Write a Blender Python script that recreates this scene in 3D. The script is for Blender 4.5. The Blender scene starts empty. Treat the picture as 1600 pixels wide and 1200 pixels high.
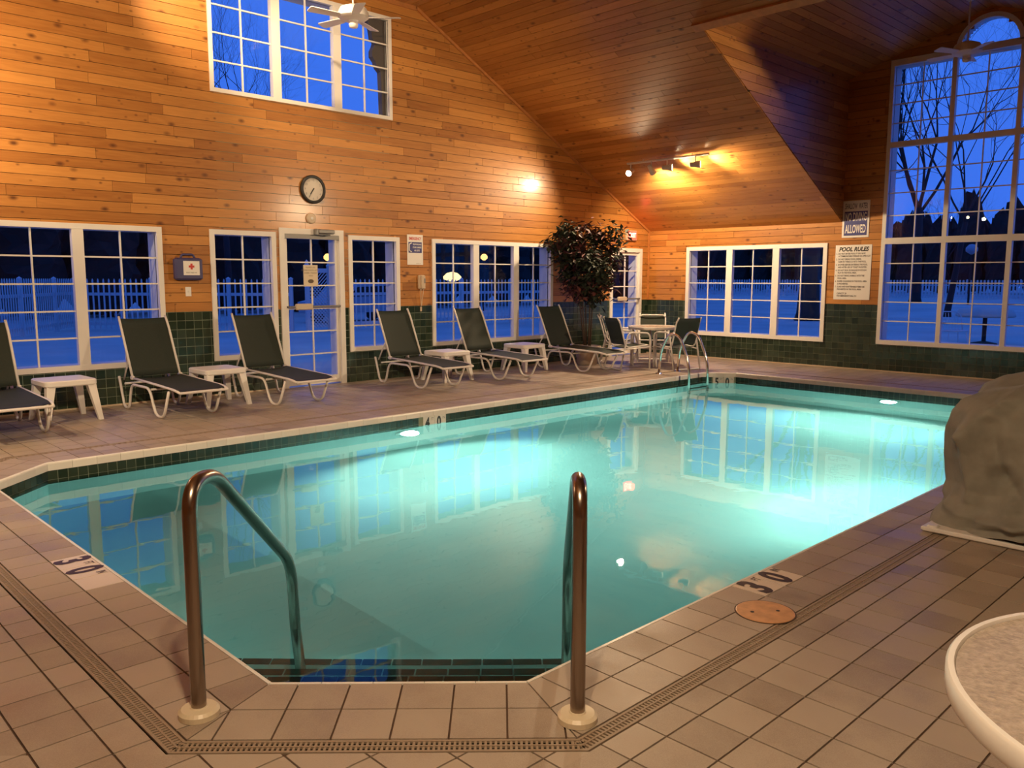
import bpy, math, random
from mathutils import noise
from mathutils import Vector, Matrix
from mathutils.geometry import tessellate_polygon
random.seed(7)
scene = bpy.context.scene
COL = scene.collection
PI = math.pi

# ------------------------------------------------------------------ camera
CAM = Vector((-13.6724, -10.1647, 1.48095))
RT = Vector((0.71784236, -0.69620383, 0.00160313))
UP = Vector((0.08626318, 0.09122876, 0.99208668))
FW = Vector((0.6908408, 0.71202355, -0.12554462))
FPX = 1297.4
cam_data = bpy.data.cameras.new('camera')
cam_data.sensor_fit = 'HORIZONTAL'
cam_data.sensor_width = 36.0
cam_data.lens = FPX * 36.0 / 1600.0
cam_data.clip_start = 0.05
cam_data.clip_end = 500
cam = bpy.data.objects.new('camera', cam_data)
COL.objects.link(cam)
M = Matrix.Identity(4)
for i in range(3):
    M[i][0], M[i][1], M[i][2], M[i][3] = RT[i], UP[i], -FW[i], CAM[i]
cam.matrix_world = M
scene.camera = cam

# ------------------------------------------------------------------ world: blue dusk sky
world = bpy.data.worlds.new('dusk_sky')
scene.world = world
world.use_nodes = True
bg = world.node_tree.nodes['Background']
bg.inputs[0].default_value = (0.068, 0.26, 1.30, 1)
bg.inputs[1].default_value = 0.62

# ------------------------------------------------------------------ colour management
vs = scene.view_settings
vs.view_transform = 'Standard'
vs.look = 'None'
vs.exposure = 0.2
vs.gamma = 1.0
vs.use_curve_mapping = False
scene.cycles.use_denoising = True
scene.cycles.sample_clamp_indirect = 6.0
scene.cycles.caustics_reflective = False
scene.cycles.caustics_refractive = False
scene.cycles.max_bounces = 8
scene.cycles.diffuse_bounces = 4
scene.cycles.glossy_bounces = 4
scene.cycles.transparent_max_bounces = 16

WARM = (1.0, 0.73, 0.44)
SPOT_W = 3.0          # overall gain of the track lamps
POOL_W = 1.15          # overall gain of the underwater lamps

# ------------------------------------------------------------------ helpers
def V(*a):
    return Vector(a)

def link(o, parent=None):
    COL.objects.link(o)
    if parent is not None:
        o.parent = parent
    return o

def tag(o, label=None, cat=None, group=None, kind=None):
    if label: o['label'] = label
    if cat: o['category'] = cat
    if group: o['group'] = group
    if kind: o['kind'] = kind
    return o

def empty(name, loc=(0, 0, 0), rz=0.0, label=None, cat=None, group=None, kind=None):
    o = bpy.data.objects.new(name, None)
    o.empty_display_size = 0.1
    o.location = loc
    o.rotation_euler = (0, 0, rz)
    link(o)
    return tag(o, label, cat, group, kind)

class MB:
    """collects vertices and faces of one mesh"""
    def __init__(s):
        s.v, s.f, s.r = [], [], []
    def add(s, vs, fs, rnd=0.0):
        b = len(s.v)
        s.v.extend(Vector(p) for p in vs)
        for f in fs:
            s.f.append(tuple(b + i for i in f)); s.r.append(rnd)
        return s
    def box(s, c, d, M=None, rnd=0.0):
        x, y, z = d[0] / 2, d[1] / 2, d[2] / 2
        c = Vector(c)
        pts = [V(i, j, k) for i in (-x, x) for j in (-y, y) for k in (-z, z)]
        if M is not None: pts = [M @ p for p in pts]
        return s.add([p + c for p in pts], [(0, 1, 3, 2), (4, 6, 7, 5), (0, 4, 5, 1), (2, 3, 7, 6), (0, 2, 6, 4), (1, 5, 7, 3)], rnd)
    def box2(s, a, b, rnd=0.0):
        a, b = Vector(a), Vector(b)
        return s.box((a + b) / 2, (abs(b.x - a.x), abs(b.y - a.y), abs(b.z - a.z)), None, rnd)
    def rbox(s, c, d, r=0.01, M=None):
        """box with chamfered edges"""
        x, y, z = d[0] / 2, d[1] / 2, d[2] / 2
        r = min(r, x * .49, y * .49, z * .49)
        lv = [(-z, -r), (-z + r, 0), (z - r, 0), (z, -r)]
        pts = []
        for zz, o in lv:
            X, Y = x + o, y + o
            for a, b in ((X, Y - r), (X - r, Y), (-X + r, Y), (-X, Y - r), (-X, -Y + r), (-X + r, -Y), (X - r, -Y), (X, -Y + r)):
                pts.append(V(a, b, zz))
        if M is not None: pts = [M @ p for p in pts]
        c = Vector(c)
        fs = [tuple(range(7, -1, -1)), tuple(range(24, 32))]
        for l in range(3):
            for i in range(8):
                j = (i + 1) % 8
                fs.append((l * 8 + i, l * 8 + j, l * 8 + 8 + j, l * 8 + 8 + i))
        return s.add([p + c for p in pts], fs)
    def tube(s, path, r, n=8, closed=False, cap=True):
        P = [Vector(p) for p in path]
        m = len(P)
        rs = r if isinstance(r, (list, tuple)) else [r] * m
        tang = []
        for i in range(m):
            if closed: t = P[(i + 1) % m] - P[i - 1]
            else: t = P[min(i + 1, m - 1)] - P[max(i - 1, 0)]
            tang.append(t.normalized())
        ref = V(0, 0, 1) if abs(tang[0].z) < .9 else V(1, 0, 0)
        nrm = (ref - tang[0] * ref.dot(tang[0])).normalized()
        vs, fs = [], []
        for i in range(m):
            nrm = nrm - tang[i] * nrm.dot(tang[i])
            if nrm.length < 1e-6: nrm = tang[i].orthogonal()
            nrm.normalize()
            bi = tang[i].cross(nrm)
            for k in range(n):
                a = 2 * PI * k / n
                vs.append(P[i] + (nrm * math.cos(a) + bi * math.sin(a)) * rs[i])
        for i in range(m if closed else m - 1):
            j = (i + 1) % m
            for k in range(n):
                l = (k + 1) % n
                fs.append((i * n + k, i * n + l, j * n + l, j * n + k))
        if cap and not closed:
            fs.append(tuple(range(n - 1, -1, -1)))
            fs.append(tuple((m - 1) * n + k for k in range(n)))
        return s.add(vs, fs)
    def lathe(s, prof, c=(0, 0, 0), n=24, M=None):
        """prof: list of (radius, z)"""
        vs, fs = [], []
        c = Vector(c)
        for (r, z) in prof:
            for k in range(n):
                a = 2 * PI * k / n
                p = V(r * math.cos(a), r * math.sin(a), z)
                if M is not None: p = M @ p
                vs.append(p + c)
        for i in range(len(prof) - 1):
            for k in range(n):
                l = (k + 1) % n
                fs.append((i * n + k, i * n + l, (i + 1) * n + l, (i + 1) * n + k))
        if prof[0][0] > 1e-5: fs.append(tuple(range(n - 1, -1, -1)))
        if prof[-1][0] > 1e-5: fs.append(tuple((len(prof) - 1) * n + k for k in range(n)))
        return s.add(vs, fs)
    def prism(s, poly, vec, back=True, rnd=0.0):
        """poly: 3D polygon; extruded by vec; poly+vec is the visible face"""
        n = len(poly)
        P = [Vector(p) for p in poly]
        vec = Vector(vec)
        nn = Vector((0, 0, 0))
        for i in range(n): nn += P[i].cross(P[(i + 1) % n])
        if nn.dot(vec) < 0: P.reverse()
        fs = [tuple(n + i for i in range(n))]
        if back: fs.append(tuple(range(n - 1, -1, -1)))
        for i in range(n):
            j = (i + 1) % n
            fs.append((i, j, n + j, n + i))
        return s.add(P + [p + vec for p in P], fs, rnd)
    def build(s, name, mat, parent=None, smooth=False, loc=None):
        me = bpy.data.meshes.new(name)
        me.from_pydata([tuple(p) for p in s.v], [], s.f)
        if any(s.r):
            a = me.attributes.new('rnd', 'FLOAT', 'FACE')
            a.data.foreach_set('value', s.r)
        if smooth:
            me.polygons.foreach_set('use_smooth', [True] * len(me.polygons))
        me.materials.append(mat)
        o = bpy.data.objects.new(name, me)
        if loc: o.location = loc
        return link(o, parent)

def smooth_sharp(o, angle=0.7):
    me = o.data
    me.polygons.foreach_set('use_smooth', [True] * len(me.polygons))
    try: me.set_sharp_from_angle(angle=angle)
    except Exception: pass
    return o

def fillet(pts, r, n=5):
    """round the corners of a polyline"""
    P = [Vector(p) for p in pts]
    out = [P[0]]
    for i in range(1, len(P) - 1):
        a, b, c = P[i - 1], P[i], P[i + 1]
        d1, d2 = (a - b), (c - b)
        l = min(r, d1.length * .48, d2.length * .48)
        p1, p2 = b + d1.normalized() * l, b + d2.normalized() * l
        for k in range(n + 1):
            t = k / n
            out.append(p1 * (1 - t) ** 2 + b * 2 * t * (1 - t) + p2 * t * t)
    out.append(P[-1])
    return out

def px(p):
    d = Vector(p) - CAM
    z = d.dot(FW)
    if z < .05: return None
    return (800 + FPX * d.dot(RT) / z, 600 - FPX * d.dot(UP) / z)

def parea(poly):
    q = [px(p) for p in poly]
    if any(a is None for a in q): return 0.0
    cx = sum(a[0] for a in q) / len(q); cy = sum(a[1] for a in q) / len(q)
    if not (-40 < cx < 1640 and -40 < cy < 1240): return 0.0
    A = 0
    for i in range(len(q)):
        a, b = q[i], q[(i + 1) % len(q)]
        A += a[0] * b[1] - a[1] * b[0]
    return abs(A) / 2

_cache = {}
def pieces(parent, name, polys, vec, mat, most=300, min_area=40):
    """each polygon is a piece proud of its backing by vec; the largest in view are objects of their own, the rest one joined part"""
    vec = Vector(vec)
    L = sorted(polys, key=lambda p: -parea(p))
    single = [p for p in L[:most] if parea(p) > min_area]
    rest = L[len(single):]
    for p in single:
        c = Vector((0, 0, 0))
        for q in p: c += Vector(q)
        c /= len(p)
        rel = [Vector(q) - c for q in p]
        key = (name, mat.name, tuple(round(x, 3) for q in rel for x in q), tuple(round(x, 4) for x in vec))
        me = _cache.get(key)
        if me is None:
            m = MB().prism(rel, vec, back=False)
            me = bpy.data.meshes.new(name)
            me.from_pydata([tuple(q) for q in m.v], [], m.f)
            me.materials.append(mat)
            _cache[key] = me
        o = bpy.data.objects.new(name, me)
        o.location = c
        link(o, parent)
    if rest:
        m = MB()
        for p in rest: m.prism(p, vec, back=False, rnd=random.random() + .001)
        o = m.build(name + '_field', mat, parent)
        o['kind'] = 'stuff'

def clip(poly, a, b, c):
    """2D Sutherland-Hodgman: keep a*u+b*v<=c"""
    out = []
    n = len(poly)
    for i in range(n):
        p, q = poly[i], poly[(i + 1) % n]
        dp, dq = a * p[0] + b * p[1] - c, a * q[0] + b * q[1] - c
        if dp <= 1e-9: out.append(p)
        if (dp < -1e-9 and dq > 1e-9) or (dp > 1e-9 and dq < -1e-9):
            t = dp / (dp - dq)
            out.append((p[0] + (q[0] - p[0]) * t, p[1] + (q[1] - p[1]) * t))
    return out if len(out) >= 3 else []

def area2(p):
    return abs(sum(p[i][0] * p[(i + 1) % len(p)][1] - p[i][1] * p[(i + 1) % len(p)][0] for i in range(len(p)))) / 2

def minus(rect, hole):
    """axis-aligned rect minus rect"""
    u0, u1, v0, v1 = rect
    a0, a1, b0, b1 = hole
    if a0 >= u1 or a1 <= u0 or b0 >= v1 or b1 <= v0: return [rect]
    out = []
    if a0 > u0: out.append((u0, a0, v0, v1))
    if a1 < u1: out.append((a1, u1, v0, v1))
    m0, m1 = max(u0, a0), min(u1, a1)
    if b0 > v0: out.append((m0, m1, v0, b0))
    if b1 < v1: out.append((m0, m1, b1, v1))
    return [r for r in out if r[1] - r[0] > .012 and r[3] - r[2] > .008]

class Frame:
    def __init__(s, o, u, v, n):
        s.o, s.u, s.v, s.n = Vector(o), Vector(u).normalized(), Vector(v).normalized(), Vector(n).normalized()
    def P(s, u, v, w=0.0):
        return s.o + s.u * u + s.v * v + s.n * w

def planks(parent, F, rows, u0, u1, planes, holes, mat, seed=1, lo=.7, hi=2.3, most=300):
    """boards in rows (v0,v1) between u0 and u1, cut by half planes and holes"""
    rg = random.Random(seed)
    polys = []
    g = .0030
    for (v0, v1) in rows:
        u = u0 - rg.uniform(0, hi)
        while u < u1:
            l = rg.uniform(lo, hi)
            a, b = max(u, u0), min(u + l, u1)
            u += l
            if b - a < .03: continue
            rects = [(a + g * .6, b - g * .6, v0 + g, v1 - g)]
            for h in holes:
                rects = [q for r in rects for q in minus(r, h)]
            for r in rects:
                poly = [(r[0], r[2]), (r[1], r[2]), (r[1], r[3]), (r[0], r[3])]
                for (A, B, C_) in planes:
                    poly = clip(poly, A, B, C_)
                    if not poly: break
                if poly and area2(poly) > .001:
                    polys.append([F.P(x, y) for x, y in poly])
    pieces(parent, 'plank', polys, F.n * .012, mat, most)

def tessellated(parent, name, F, outer, holes, mat, w=0.0, flip=False):
    loops = [[Vector((p[0], p[1], 0)) for p in outer]] + [[Vector((p[0], p[1], 0)) for p in h] for h in holes]
    tris = tessellate_polygon(loops)
    flat = [p for l in loops for p in l]
    m = MB()
    fs = []
    for t in tris:
        a, b, c = [flat[i] for i in t]
        cr = (b - a).cross(c - a).z
        t = tuple(t)
        if (cr < 0) != flip: t = t[::-1]
        fs.append(t)
    m.add([F.P(p.x, p.y, w) for p in flat], fs)
    return m.build(name, mat, parent)

def sheet(parent, name, F, u0, u1, vbot, top, breaks, holes, mat, w=0.0, flip=False):
    """wall face with openings: vertical strips between all break points; holes are (u0,u1,v0,v1)"""
    us = sorted({round(u, 5) for u in [u0, u1] + list(breaks) + [h[0] for h in holes] + [h[1] for h in holes] if u0 - 1e-6 <= u <= u1 + 1e-6})
    m = MB()
    for a, b in zip(us[:-1], us[1:]):
        if b - a < 1e-5: continue
        mid = (a + b) / 2
        ta, tb = top(a + 1e-5), top(b - 1e-5)
        iv = sorted((h[2], h[3]) for h in holes if h[0] < mid < h[1])
        v = vbot
        segs = []
        for (p, q) in iv:
            if p > v: segs.append((v, v, p, p))
            v = max(v, q)
        if v < max(ta, tb): segs.append((v, v, ta, tb))
        for (p0, p1, q0, q1) in segs:
            quad = [F.P(a, p0, w), F.P(b, p1, w), F.P(b, q1, w), F.P(a, q0, w)]
            m.add(quad, [(0, 1, 2, 3) if not flip else (3, 2, 1, 0)])
    return m.build(name, mat, parent)

def rect_loop(r):
    return [(r[0], r[2]), (r[1], r[2]), (r[1], r[3]), (r[0], r[3])]

_dg = None
def text_mesh(body, size, F, u, v, w, mat, name, parent, align='CENTER', bold=0.0, shear=0.0, sx=1.0, width=None, spacing=1.0):
    """flat lettering lying on the plane of F, centred at (u,v)"""
    cu = bpy.data.curves.new('lettering', 'FONT')
    cu.body = body; cu.size = size; cu.align_x = align; cu.align_y = 'CENTER'
    cu.offset = bold; cu.shear = shear; cu.space_line = spacing
    cu.resolution_u = 3
    t = bpy.data.objects.new('lettering', cu)
    COL.objects.link(t)
    dg = bpy.context.evaluated_depsgraph_get()
    me = bpy.data.meshes.new_from_object(t.evaluated_get(dg))
    bpy.data.objects.remove(t)
    bpy.data.curves.remove(cu)
    xs = [q.co.x for q in me.vertices] or [0]
    if width and max(xs) > min(xs): sx = width / (max(xs) - min(xs))
    for q in me.vertices:
        q.co = F.P(u + q.co.x * sx, v + q.co.y, w)
    me.materials.clear(); me.materials.append(mat)
    me.name = name
    return link(bpy.data.objects.new(name, me), parent)

def copy_tree(o, parent=None):
    c = o.copy()
    COL.objects.link(c)
    c.parent = parent
    for ch in [x for x in bpy.data.objects if x.parent == o]:
        copy_tree(ch, c)
    return c

# ------------------------------------------------------------------ materials
def new_mat(name):
    m = bpy.data.materials.new(name)
    m.use_nodes = True
    nt = m.node_tree
    return m, nt, nt.nodes['Principled BSDF']

def plain(name, col, rough=.5, metal=0.0, coat=0.0, emit=None, estr=0.0, noise=0.0, nscale=8.0, spec=.5, bump=0.0):
    m, nt, b = new_mat(name)
    b.inputs['Base Color'].default_value = (*col, 1)
    b.inputs['Roughness'].default_value = rough
    b.inputs['Metallic'].default_value = metal
    b.inputs['Coat Weight'].default_value = coat
    b.inputs['Specular IOR Level'].default_value = spec
    if emit:
        b.inputs['Emission Color'].default_value = (*emit, 1)
        b.inputs['Emission Strength'].default_value = estr
    if noise or bump:
        g = nt.nodes.new('ShaderNodeNewGeometry')
        n = nt.nodes.new('ShaderNodeTexNoise')
        n.inputs['Scale'].default_value = nscale
        n.inputs['Detail'].default_value = 5
        nt.links.new(g.outputs['Position'], n.inputs['Vector'])
        if noise:
            r = nt.nodes.new('ShaderNodeValToRGB')
            r.color_ramp.elements[0].position = .3; r.color_ramp.elements[1].position = .7
            r.color_ramp.elements[0].color = (*[c * (1 - noise) for c in col], 1)
            r.color_ramp.elements[1].color = (*[min(1, c * (1 + noise)) for c in col], 1)
            nt.links.new(n.outputs['Fac'], r.inputs[0])
            nt.links.new(r.outputs[0], b.inputs['Base Color'])
        if bump:
            bp = nt.nodes.new('ShaderNodeBump')
            bp.inputs['Strength'].default_value = bump
            bp.inputs['Distance'].default_value = .01
            nt.links.new(n.outputs['Fac'], bp.inputs['Height'])
            nt.links.new(bp.outputs[0], b.inputs['Normal'])
    return m

def rnd_node(nt):
    oi = nt.nodes.new('ShaderNodeObjectInfo')
    at = nt.nodes.new('ShaderNodeAttribute'); at.attribute_name = 'rnd'
    ad = nt.nodes.new('ShaderNodeMath'); ad.operation = 'ADD'
    nt.links.new(oi.outputs['Random'], ad.inputs[0]); nt.links.new(at.outputs['Fac'], ad.inputs[1])
    fr = nt.nodes.new('ShaderNodeMath'); fr.operation = 'FRACT'
    nt.links.new(ad.outputs[0], fr.inputs[0])
    return fr.outputs[0]

def wood(name, axis, c_dark=(.255, .085, .015), c_light=(.58, .262, .064)):
    """knotty pine boards, grain along one world axis"""
    m, nt, b = new_mat(name)
    L, N = nt.links, nt.nodes
    g = N.new('ShaderNodeNewGeometry')
    rv = rnd_node(nt)
    off = N.new('ShaderNodeVectorMath'); off.operation = 'SCALE'
    off.inputs[0].default_value = (13.0, 7.0, 5.0)
    L.new(rv, off.inputs['Scale'])
    ad = N.new('ShaderNodeVectorMath'); ad.operation = 'ADD'
    L.new(g.outputs['Position'], ad.inputs[0]); L.new(off.outputs[0], ad.inputs[1])
    def stretch(k, other):
        mp = N.new('ShaderNodeMapping')
        s = [other] * 3; s['xyz'.index(axis)] = k
        mp.inputs['Scale'].default_value = s
        L.new(ad.outputs[0], mp.inputs['Vector'])
        return mp.outputs[0]
    n1 = N.new('ShaderNodeTexNoise'); n1.inputs['Scale'].default_value = 1.0; n1.inputs['Detail'].default_value = 6
    n1.inputs['Distortion'].default_value = 1.2
    L.new(stretch(2.2, 26.0), n1.inputs['Vector'])
    mx = N.new('ShaderNodeMix'); mx.data_type = 'RGBA'
    mx.inputs['A'].default_value = (*c_dark, 1); mx.inputs['B'].default_value = (*c_light, 1)
    # board tone + grain
    a1 = N.new('ShaderNodeMath'); a1.operation = 'MULTIPLY_ADD'
    L.new(rv, a1.inputs[0]); a1.inputs[1].default_value = .62; a1.inputs[2].default_value = -.09
    a2 = N.new('ShaderNodeMath'); a2.operation = 'MULTIPLY_ADD'
    L.new(n1.outputs['Fac'], a2.inputs[0]); a2.inputs[1].default_value = .75
    L.new(a1.outputs[0], a2.inputs[2])
    cl = N.new('ShaderNodeClamp'); L.new(a2.outputs[0], cl.inputs[0])
    L.new(cl.outputs[0], mx.inputs['Factor'])
    # knots
    vo = N.new('ShaderNodeTexVoronoi'); vo.inputs['Scale'].default_value = 1.0
    L.new(stretch(3.4, 6.0), vo.inputs['Vector'])
    rp = N.new('ShaderNodeValToRGB')
    rp.color_ramp.elements[0].position = .05; rp.color_ramp.elements[0].color = (1, 1, 1, 1)
    rp.color_ramp.elements[1].position = .20; rp.color_ramp.elements[1].color = (0, 0, 0, 1)
    L.new(vo.outputs['Distance'], rp.inputs[0])
    sp = N.new('ShaderNodeSeparateColor'); L.new(vo.outputs['Color'], sp.inputs[0])
    gt = N.new('ShaderNodeMath'); gt.operation = 'GREATER_THAN'; L.new(sp.outputs[0], gt.inputs[0]); gt.inputs[1].default_value = .22
    km = N.new('ShaderNodeMath'); km.operation = 'MULTIPLY'; L.new(rp.outputs[0], km.inputs[0]); L.new(gt.outputs[0], km.inputs[1])
    # small pin knots
    v2 = N.new('ShaderNodeTexVoronoi'); v2.inputs['Scale'].default_value = 1.0
    L.new(stretch(8.5, 13.0), v2.inputs['Vector'])
    r2 = N.new('ShaderNodeValToRGB')
    r2.color_ramp.elements[0].position = .06; r2.color_ramp.elements[0].color = (.8, .8, .8, 1)
    r2.color_ramp.elements[1].position = .22; r2.color_ramp.elements[1].color = (0, 0, 0, 1)
    L.new(v2.outputs['Distance'], r2.inputs[0])
    s2 = N.new('ShaderNodeSeparateColor'); L.new(v2.outputs['Color'], s2.inputs[0])
    g2 = N.new('ShaderNodeMath'); g2.operation = 'GREATER_THAN'; L.new(s2.outputs[0], g2.inputs[0]); g2.inputs[1].default_value = .68
    k2 = N.new('ShaderNodeMath'); k2.operation = 'MULTIPLY'; L.new(r2.outputs[0], k2.inputs[0]); L.new(g2.outputs[0], k2.inputs[1])
    kx = N.new('ShaderNodeMath'); kx.operation = 'MAXIMUM'; L.new(km.outputs[0], kx.inputs[0]); L.new(k2.outputs[0], kx.inputs[1])
    km = kx
    km2 = N.new('ShaderNodeMath'); km2.operation = 'MULTIPLY'; L.new(km.outputs[0], km2.inputs[0]); km2.inputs[1].default_value = .95
    mk = N.new('ShaderNodeMix'); mk.data_type = 'RGBA'
    L.new(km2.outputs[0], mk.inputs['Factor']); L.new(mx.outputs['Result'], mk.inputs['A'])
    mk.inputs['B'].default_value = (.11, .035, .01, 1)
    L.new(mk.outputs['Result'], b.inputs['Base Color'])
    b.inputs['Roughness'].default_value = .42
    b.inputs['Specular IOR Level'].default_value = .3
    b.inputs['Coat Weight'].default_value = .26
    b.inputs['Coat Roughness'].default_value = .18
    return m

def deck_mat():
    m, nt, b = new_mat('deck_tile_clay')
    L, N = nt.links, nt.nodes
    g = N.new('ShaderNodeNewGeometry')
    rv = rnd_node(nt)
    n1 = N.new('ShaderNodeTexNoise'); n1.inputs['Scale'].default_value = 2.2; n1.inputs['Detail'].default_value = 6; n1.inputs['Roughness'].default_value = .65
    L.new(g.outputs['Position'], n1.inputs['Vector'])
    n2 = N.new('ShaderNodeTexNoise'); n2.inputs['Scale'].default_value = 260; n2.inputs['Detail'].default_value = 2
    L.new(g.outputs['Position'], n2.inputs['Vector'])
    a = N.new('ShaderNodeMath'); a.operation = 'MULTIPLY_ADD'; L.new(rv, a.inputs[0]); a.inputs[1].default_value = .38
    L.new(n1.outputs['Fac'], a.inputs[2])
    a3 = N.new('ShaderNodeMath'); a3.operation = 'MULTIPLY_ADD'; L.new(n2.outputs['Fac'], a3.inputs[0]); a3.inputs[1].default_value = .5; L.new(a.outputs[0], a3.inputs[2])
    rp = N.new('ShaderNodeValToRGB')
    rp.color_ramp.elements[0].position = .45; rp.color_ramp.elements[0].color = (.225, .170, .130, 1)
    rp.color_ramp.elements[1].position = 1.3; rp.color_ramp.elements[1].color = (.42, .345, .275, 1)
    L.new(a3.outputs[0], rp.inputs[0]); L.new(rp.outputs[0], b.inputs['Base Color'])
    rr = N.new('ShaderNodeMapRange'); rr.inputs[1].default_value = .3; rr.inputs[2].default_value = .7; rr.inputs[3].default_value = .28; rr.inputs[4].default_value = .6
    L.new(n1.outputs['Fac'], rr.inputs[0]); L.new(rr.outputs[0], b.inputs['Roughness'])
    bp = N.new('ShaderNodeBump'); bp.inputs['Strength'].default_value = .25; bp.inputs['Distance'].default_value = .002
    L.new(n2.outputs['Fac'], bp.inputs['Height']); L.new(bp.outputs[0], b.inputs['Normal'])
    return m

def tile_mat(name, c0, c1, rough=.16):
    m, nt, b = new_mat(name)
    rv = rnd_node(nt)
    mx = nt.nodes.new('ShaderNodeMix'); mx.data_type = 'RGBA'
    mx.inputs['A'].default_value = (*c0, 1); mx.inputs['B'].default_value = (*c1, 1)
    nt.links.new(rv, mx.inputs['Factor']); nt.links.new(mx.outputs['Result'], b.inputs['Base Color'])
    b.inputs['Roughness'].default_value = rough
    return m

def thin_glass(name, tint, ior=1.45, rough=0.0, bump=None, refract=False):
    m, nt, b = new_mat(name)
    nt.nodes.remove(b)
    L, N = nt.links, nt.nodes
    out = [n for n in N if n.type == 'OUTPUT_MATERIAL'][0]
    t = N.new('ShaderNodeBsdfRefraction' if refract else 'ShaderNodeBsdfTransparent'); t.inputs[0].default_value = (*tint, 1)
    if refract:
        t.inputs['IOR'].default_value = ior; t.inputs['Roughness'].default_value = 0.0
    gl = N.new('ShaderNodeBsdfGlossy'); gl.inputs['Roughness'].default_value = rough
    fr = N.new('ShaderNodeFresnel'); fr.inputs['IOR'].default_value = ior
    mx = N.new('ShaderNodeMixShader')
    if refract:
        L.new(fr.outputs[0], mx.inputs[0])
    else:       # a thin pane mirrors at its front face only
        gm = N.new('ShaderNodeNewGeometry')
        iv = N.new('ShaderNodeMath'); iv.operation = 'SUBTRACT'; iv.inputs[0].default_value = 1.0; L.new(gm.outputs['Backfacing'], iv.inputs[1])
        ml = N.new('ShaderNodeMath'); ml.operation = 'MULTIPLY'; L.new(fr.outputs[0], ml.inputs[0]); L.new(iv.outputs[0], ml.inputs[1])
        L.new(ml.outputs[0], mx.inputs[0])
    L.new(t.outputs[0], mx.inputs[1]); L.new(gl.outputs[0], mx.inputs[2])
    L.new(mx.outputs[0], out.inputs[0])
    if bump:
        g = N.new('ShaderNodeNewGeometry')
        n = N.new('ShaderNodeTexNoise'); n.inputs['Scale'].default_value = bump[0]; n.inputs['Detail'].default_value = 3
        L.new(g.outputs['Position'], n.inputs['Vector'])
        bp = N.new('ShaderNodeBump'); bp.inputs['Strength'].default_value = 1.0; bp.inputs['Distance'].default_value = bump[1]
        L.new(n.outputs['Fac'], bp.inputs['Height'])
        L.new(bp.outputs[0], gl.inputs['Normal']); L.new(bp.outputs[0], t.inputs['Normal']) if refract else None; L.new(bp.outputs[0], fr.inputs['Normal'])
    return m

def emitter(name, col, s):
    m, nt, b = new_mat(name)
    b.inputs['Base Color'].default_value = (0, 0, 0, 1)
    b.inputs['Emission Color'].default_value = (*col, 1)
    b.inputs['Emission Strength'].default_value = s
    return m

WX, WY = wood('pine_boards_x', 'x'), wood('pine_boards_y', 'y')
TRIMW = plain('pine_trim', (.50, .20, .055), .45, noise=.15, nscale=12)
BACK = plain('board_joint_dark', (.045, .016, .006), .8)
WHITE = plain('white_painted_wood', (.78, .76, .72), .45, noise=.04, nscale=3)
PLASTIC = plain('white_plastic', (.80, .78, .75), .4)
GREENT = tile_mat('green_glazed_tile', (.014, .028, .017), (.042, .062, .040), .14)
GROUTG = plain('green_tile_grout', (.26, .30, .21), .7, noise=.2, nscale=5)
DECK = deck_mat()
GROUTD = plain('deck_grout', (.085, .048, .03), .7, noise=.3, nscale=4)
NOSE = tile_mat('step_edge_tile', (.010, .05, .042), (.02, .075, .062), .3)
COPE = tile_mat('coping_glaze', (.80, .79, .74), (.87, .86, .80), .3)
PLASTER = plain('pool_plaster', (.70, .85, .82), .7, noise=.05, nscale=1.2)
WATER = thin_glass('pool_water', (.54, .93, .87), 1.33, 0.0, (2.2, .0013), True)
GLASS = thin_glass('window_glass', (.96, .97, .97), 1.40)
STEEL = plain('brushed_steel', (.33, .27, .23), .27, metal=1.0)
CHROME = plain('chrome', (.75, .72, .68), .15, metal=1.0)
ESCUT = plain('escutcheon_plastic', (.68, .58, .42), .4)
SLING = plain('dark_green_sling', (.016, .024, .017), .75, noise=.3, nscale=160, bump=.15)
TUBE = plain('white_powder_coat', (.74, .71, .68), .35)
DRAIN = plain('drain_grate_plastic', (.33, .25, .18), .5)
DARK = plain('dark_void', (.012, .009, .007), .8)
BLACK = plain('black_plastic', (.015, .014, .013), .4)
GREY = plain('grey_metal', (.22, .21, .20), .45, metal=.3)
SIGNW = plain('sign_white', (.80, .78, .74), .4)
INK = plain('black_ink', (.02, .018, .018), .5)
BLUEINK = plain('blue_ink', (.035, .04, .20), .45)
REDINK = plain('red_ink', (.55, .035, .03), .45)
KIT = plain('kit_blue', (.055, .05, .15), .45)
BEIGE = plain('beige_plastic', (.58, .47, .34), .4)
MARK = plain('marker_tile', (.76, .66, .56), .3)
MARKW = plain('marker_tile_white', (.80, .80, .74), .25)
MINK = plain('marker_numeral', (.028, .014, .009), .4)
LIDM = plain('skimmer_lid_tan', (.62, .33, .15), .45, noise=.15, nscale=20)
COVER = plain('grey_canvas', (.26, .255, .22), .85, noise=.15, nscale=9, bump=.2)
PEBBLE = plain('pebbled_glass', (.40, .33, .27), .22, noise=.2, nscale=70, bump=.9)
BARK = plain('dark_bark', (.02, .017, .018), .9)
EVERG = plain('dark_evergreen', (.010, .014, .013), .95)
SNOW = plain('snow', (.44, .44, .40), .8, noise=.16, nscale=.35)
FENCEM = plain('white_fence', (.54, .54, .55), .6)
HOUSE = plain('house_brown', (.10, .045, .04), .8)
HOUSE2 = plain('house_grey', (.20, .19, .22), .8)
ROOFM = plain('roof_snowy', (.35, .37, .42), .8)
SIDING = plain('white_siding', (.62, .62, .64), .6)
CLAY = plain('planter_clay', (.60, .50, .40), .6)
SOIL = plain('soil', (.03, .02, .015), .9)
STEM = plain('plant_stem', (.10, .06, .035), .8)
LEAFG = tile_mat('leaf_green', (.008, .014, .007), (.040, .050, .024), .7)
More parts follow.
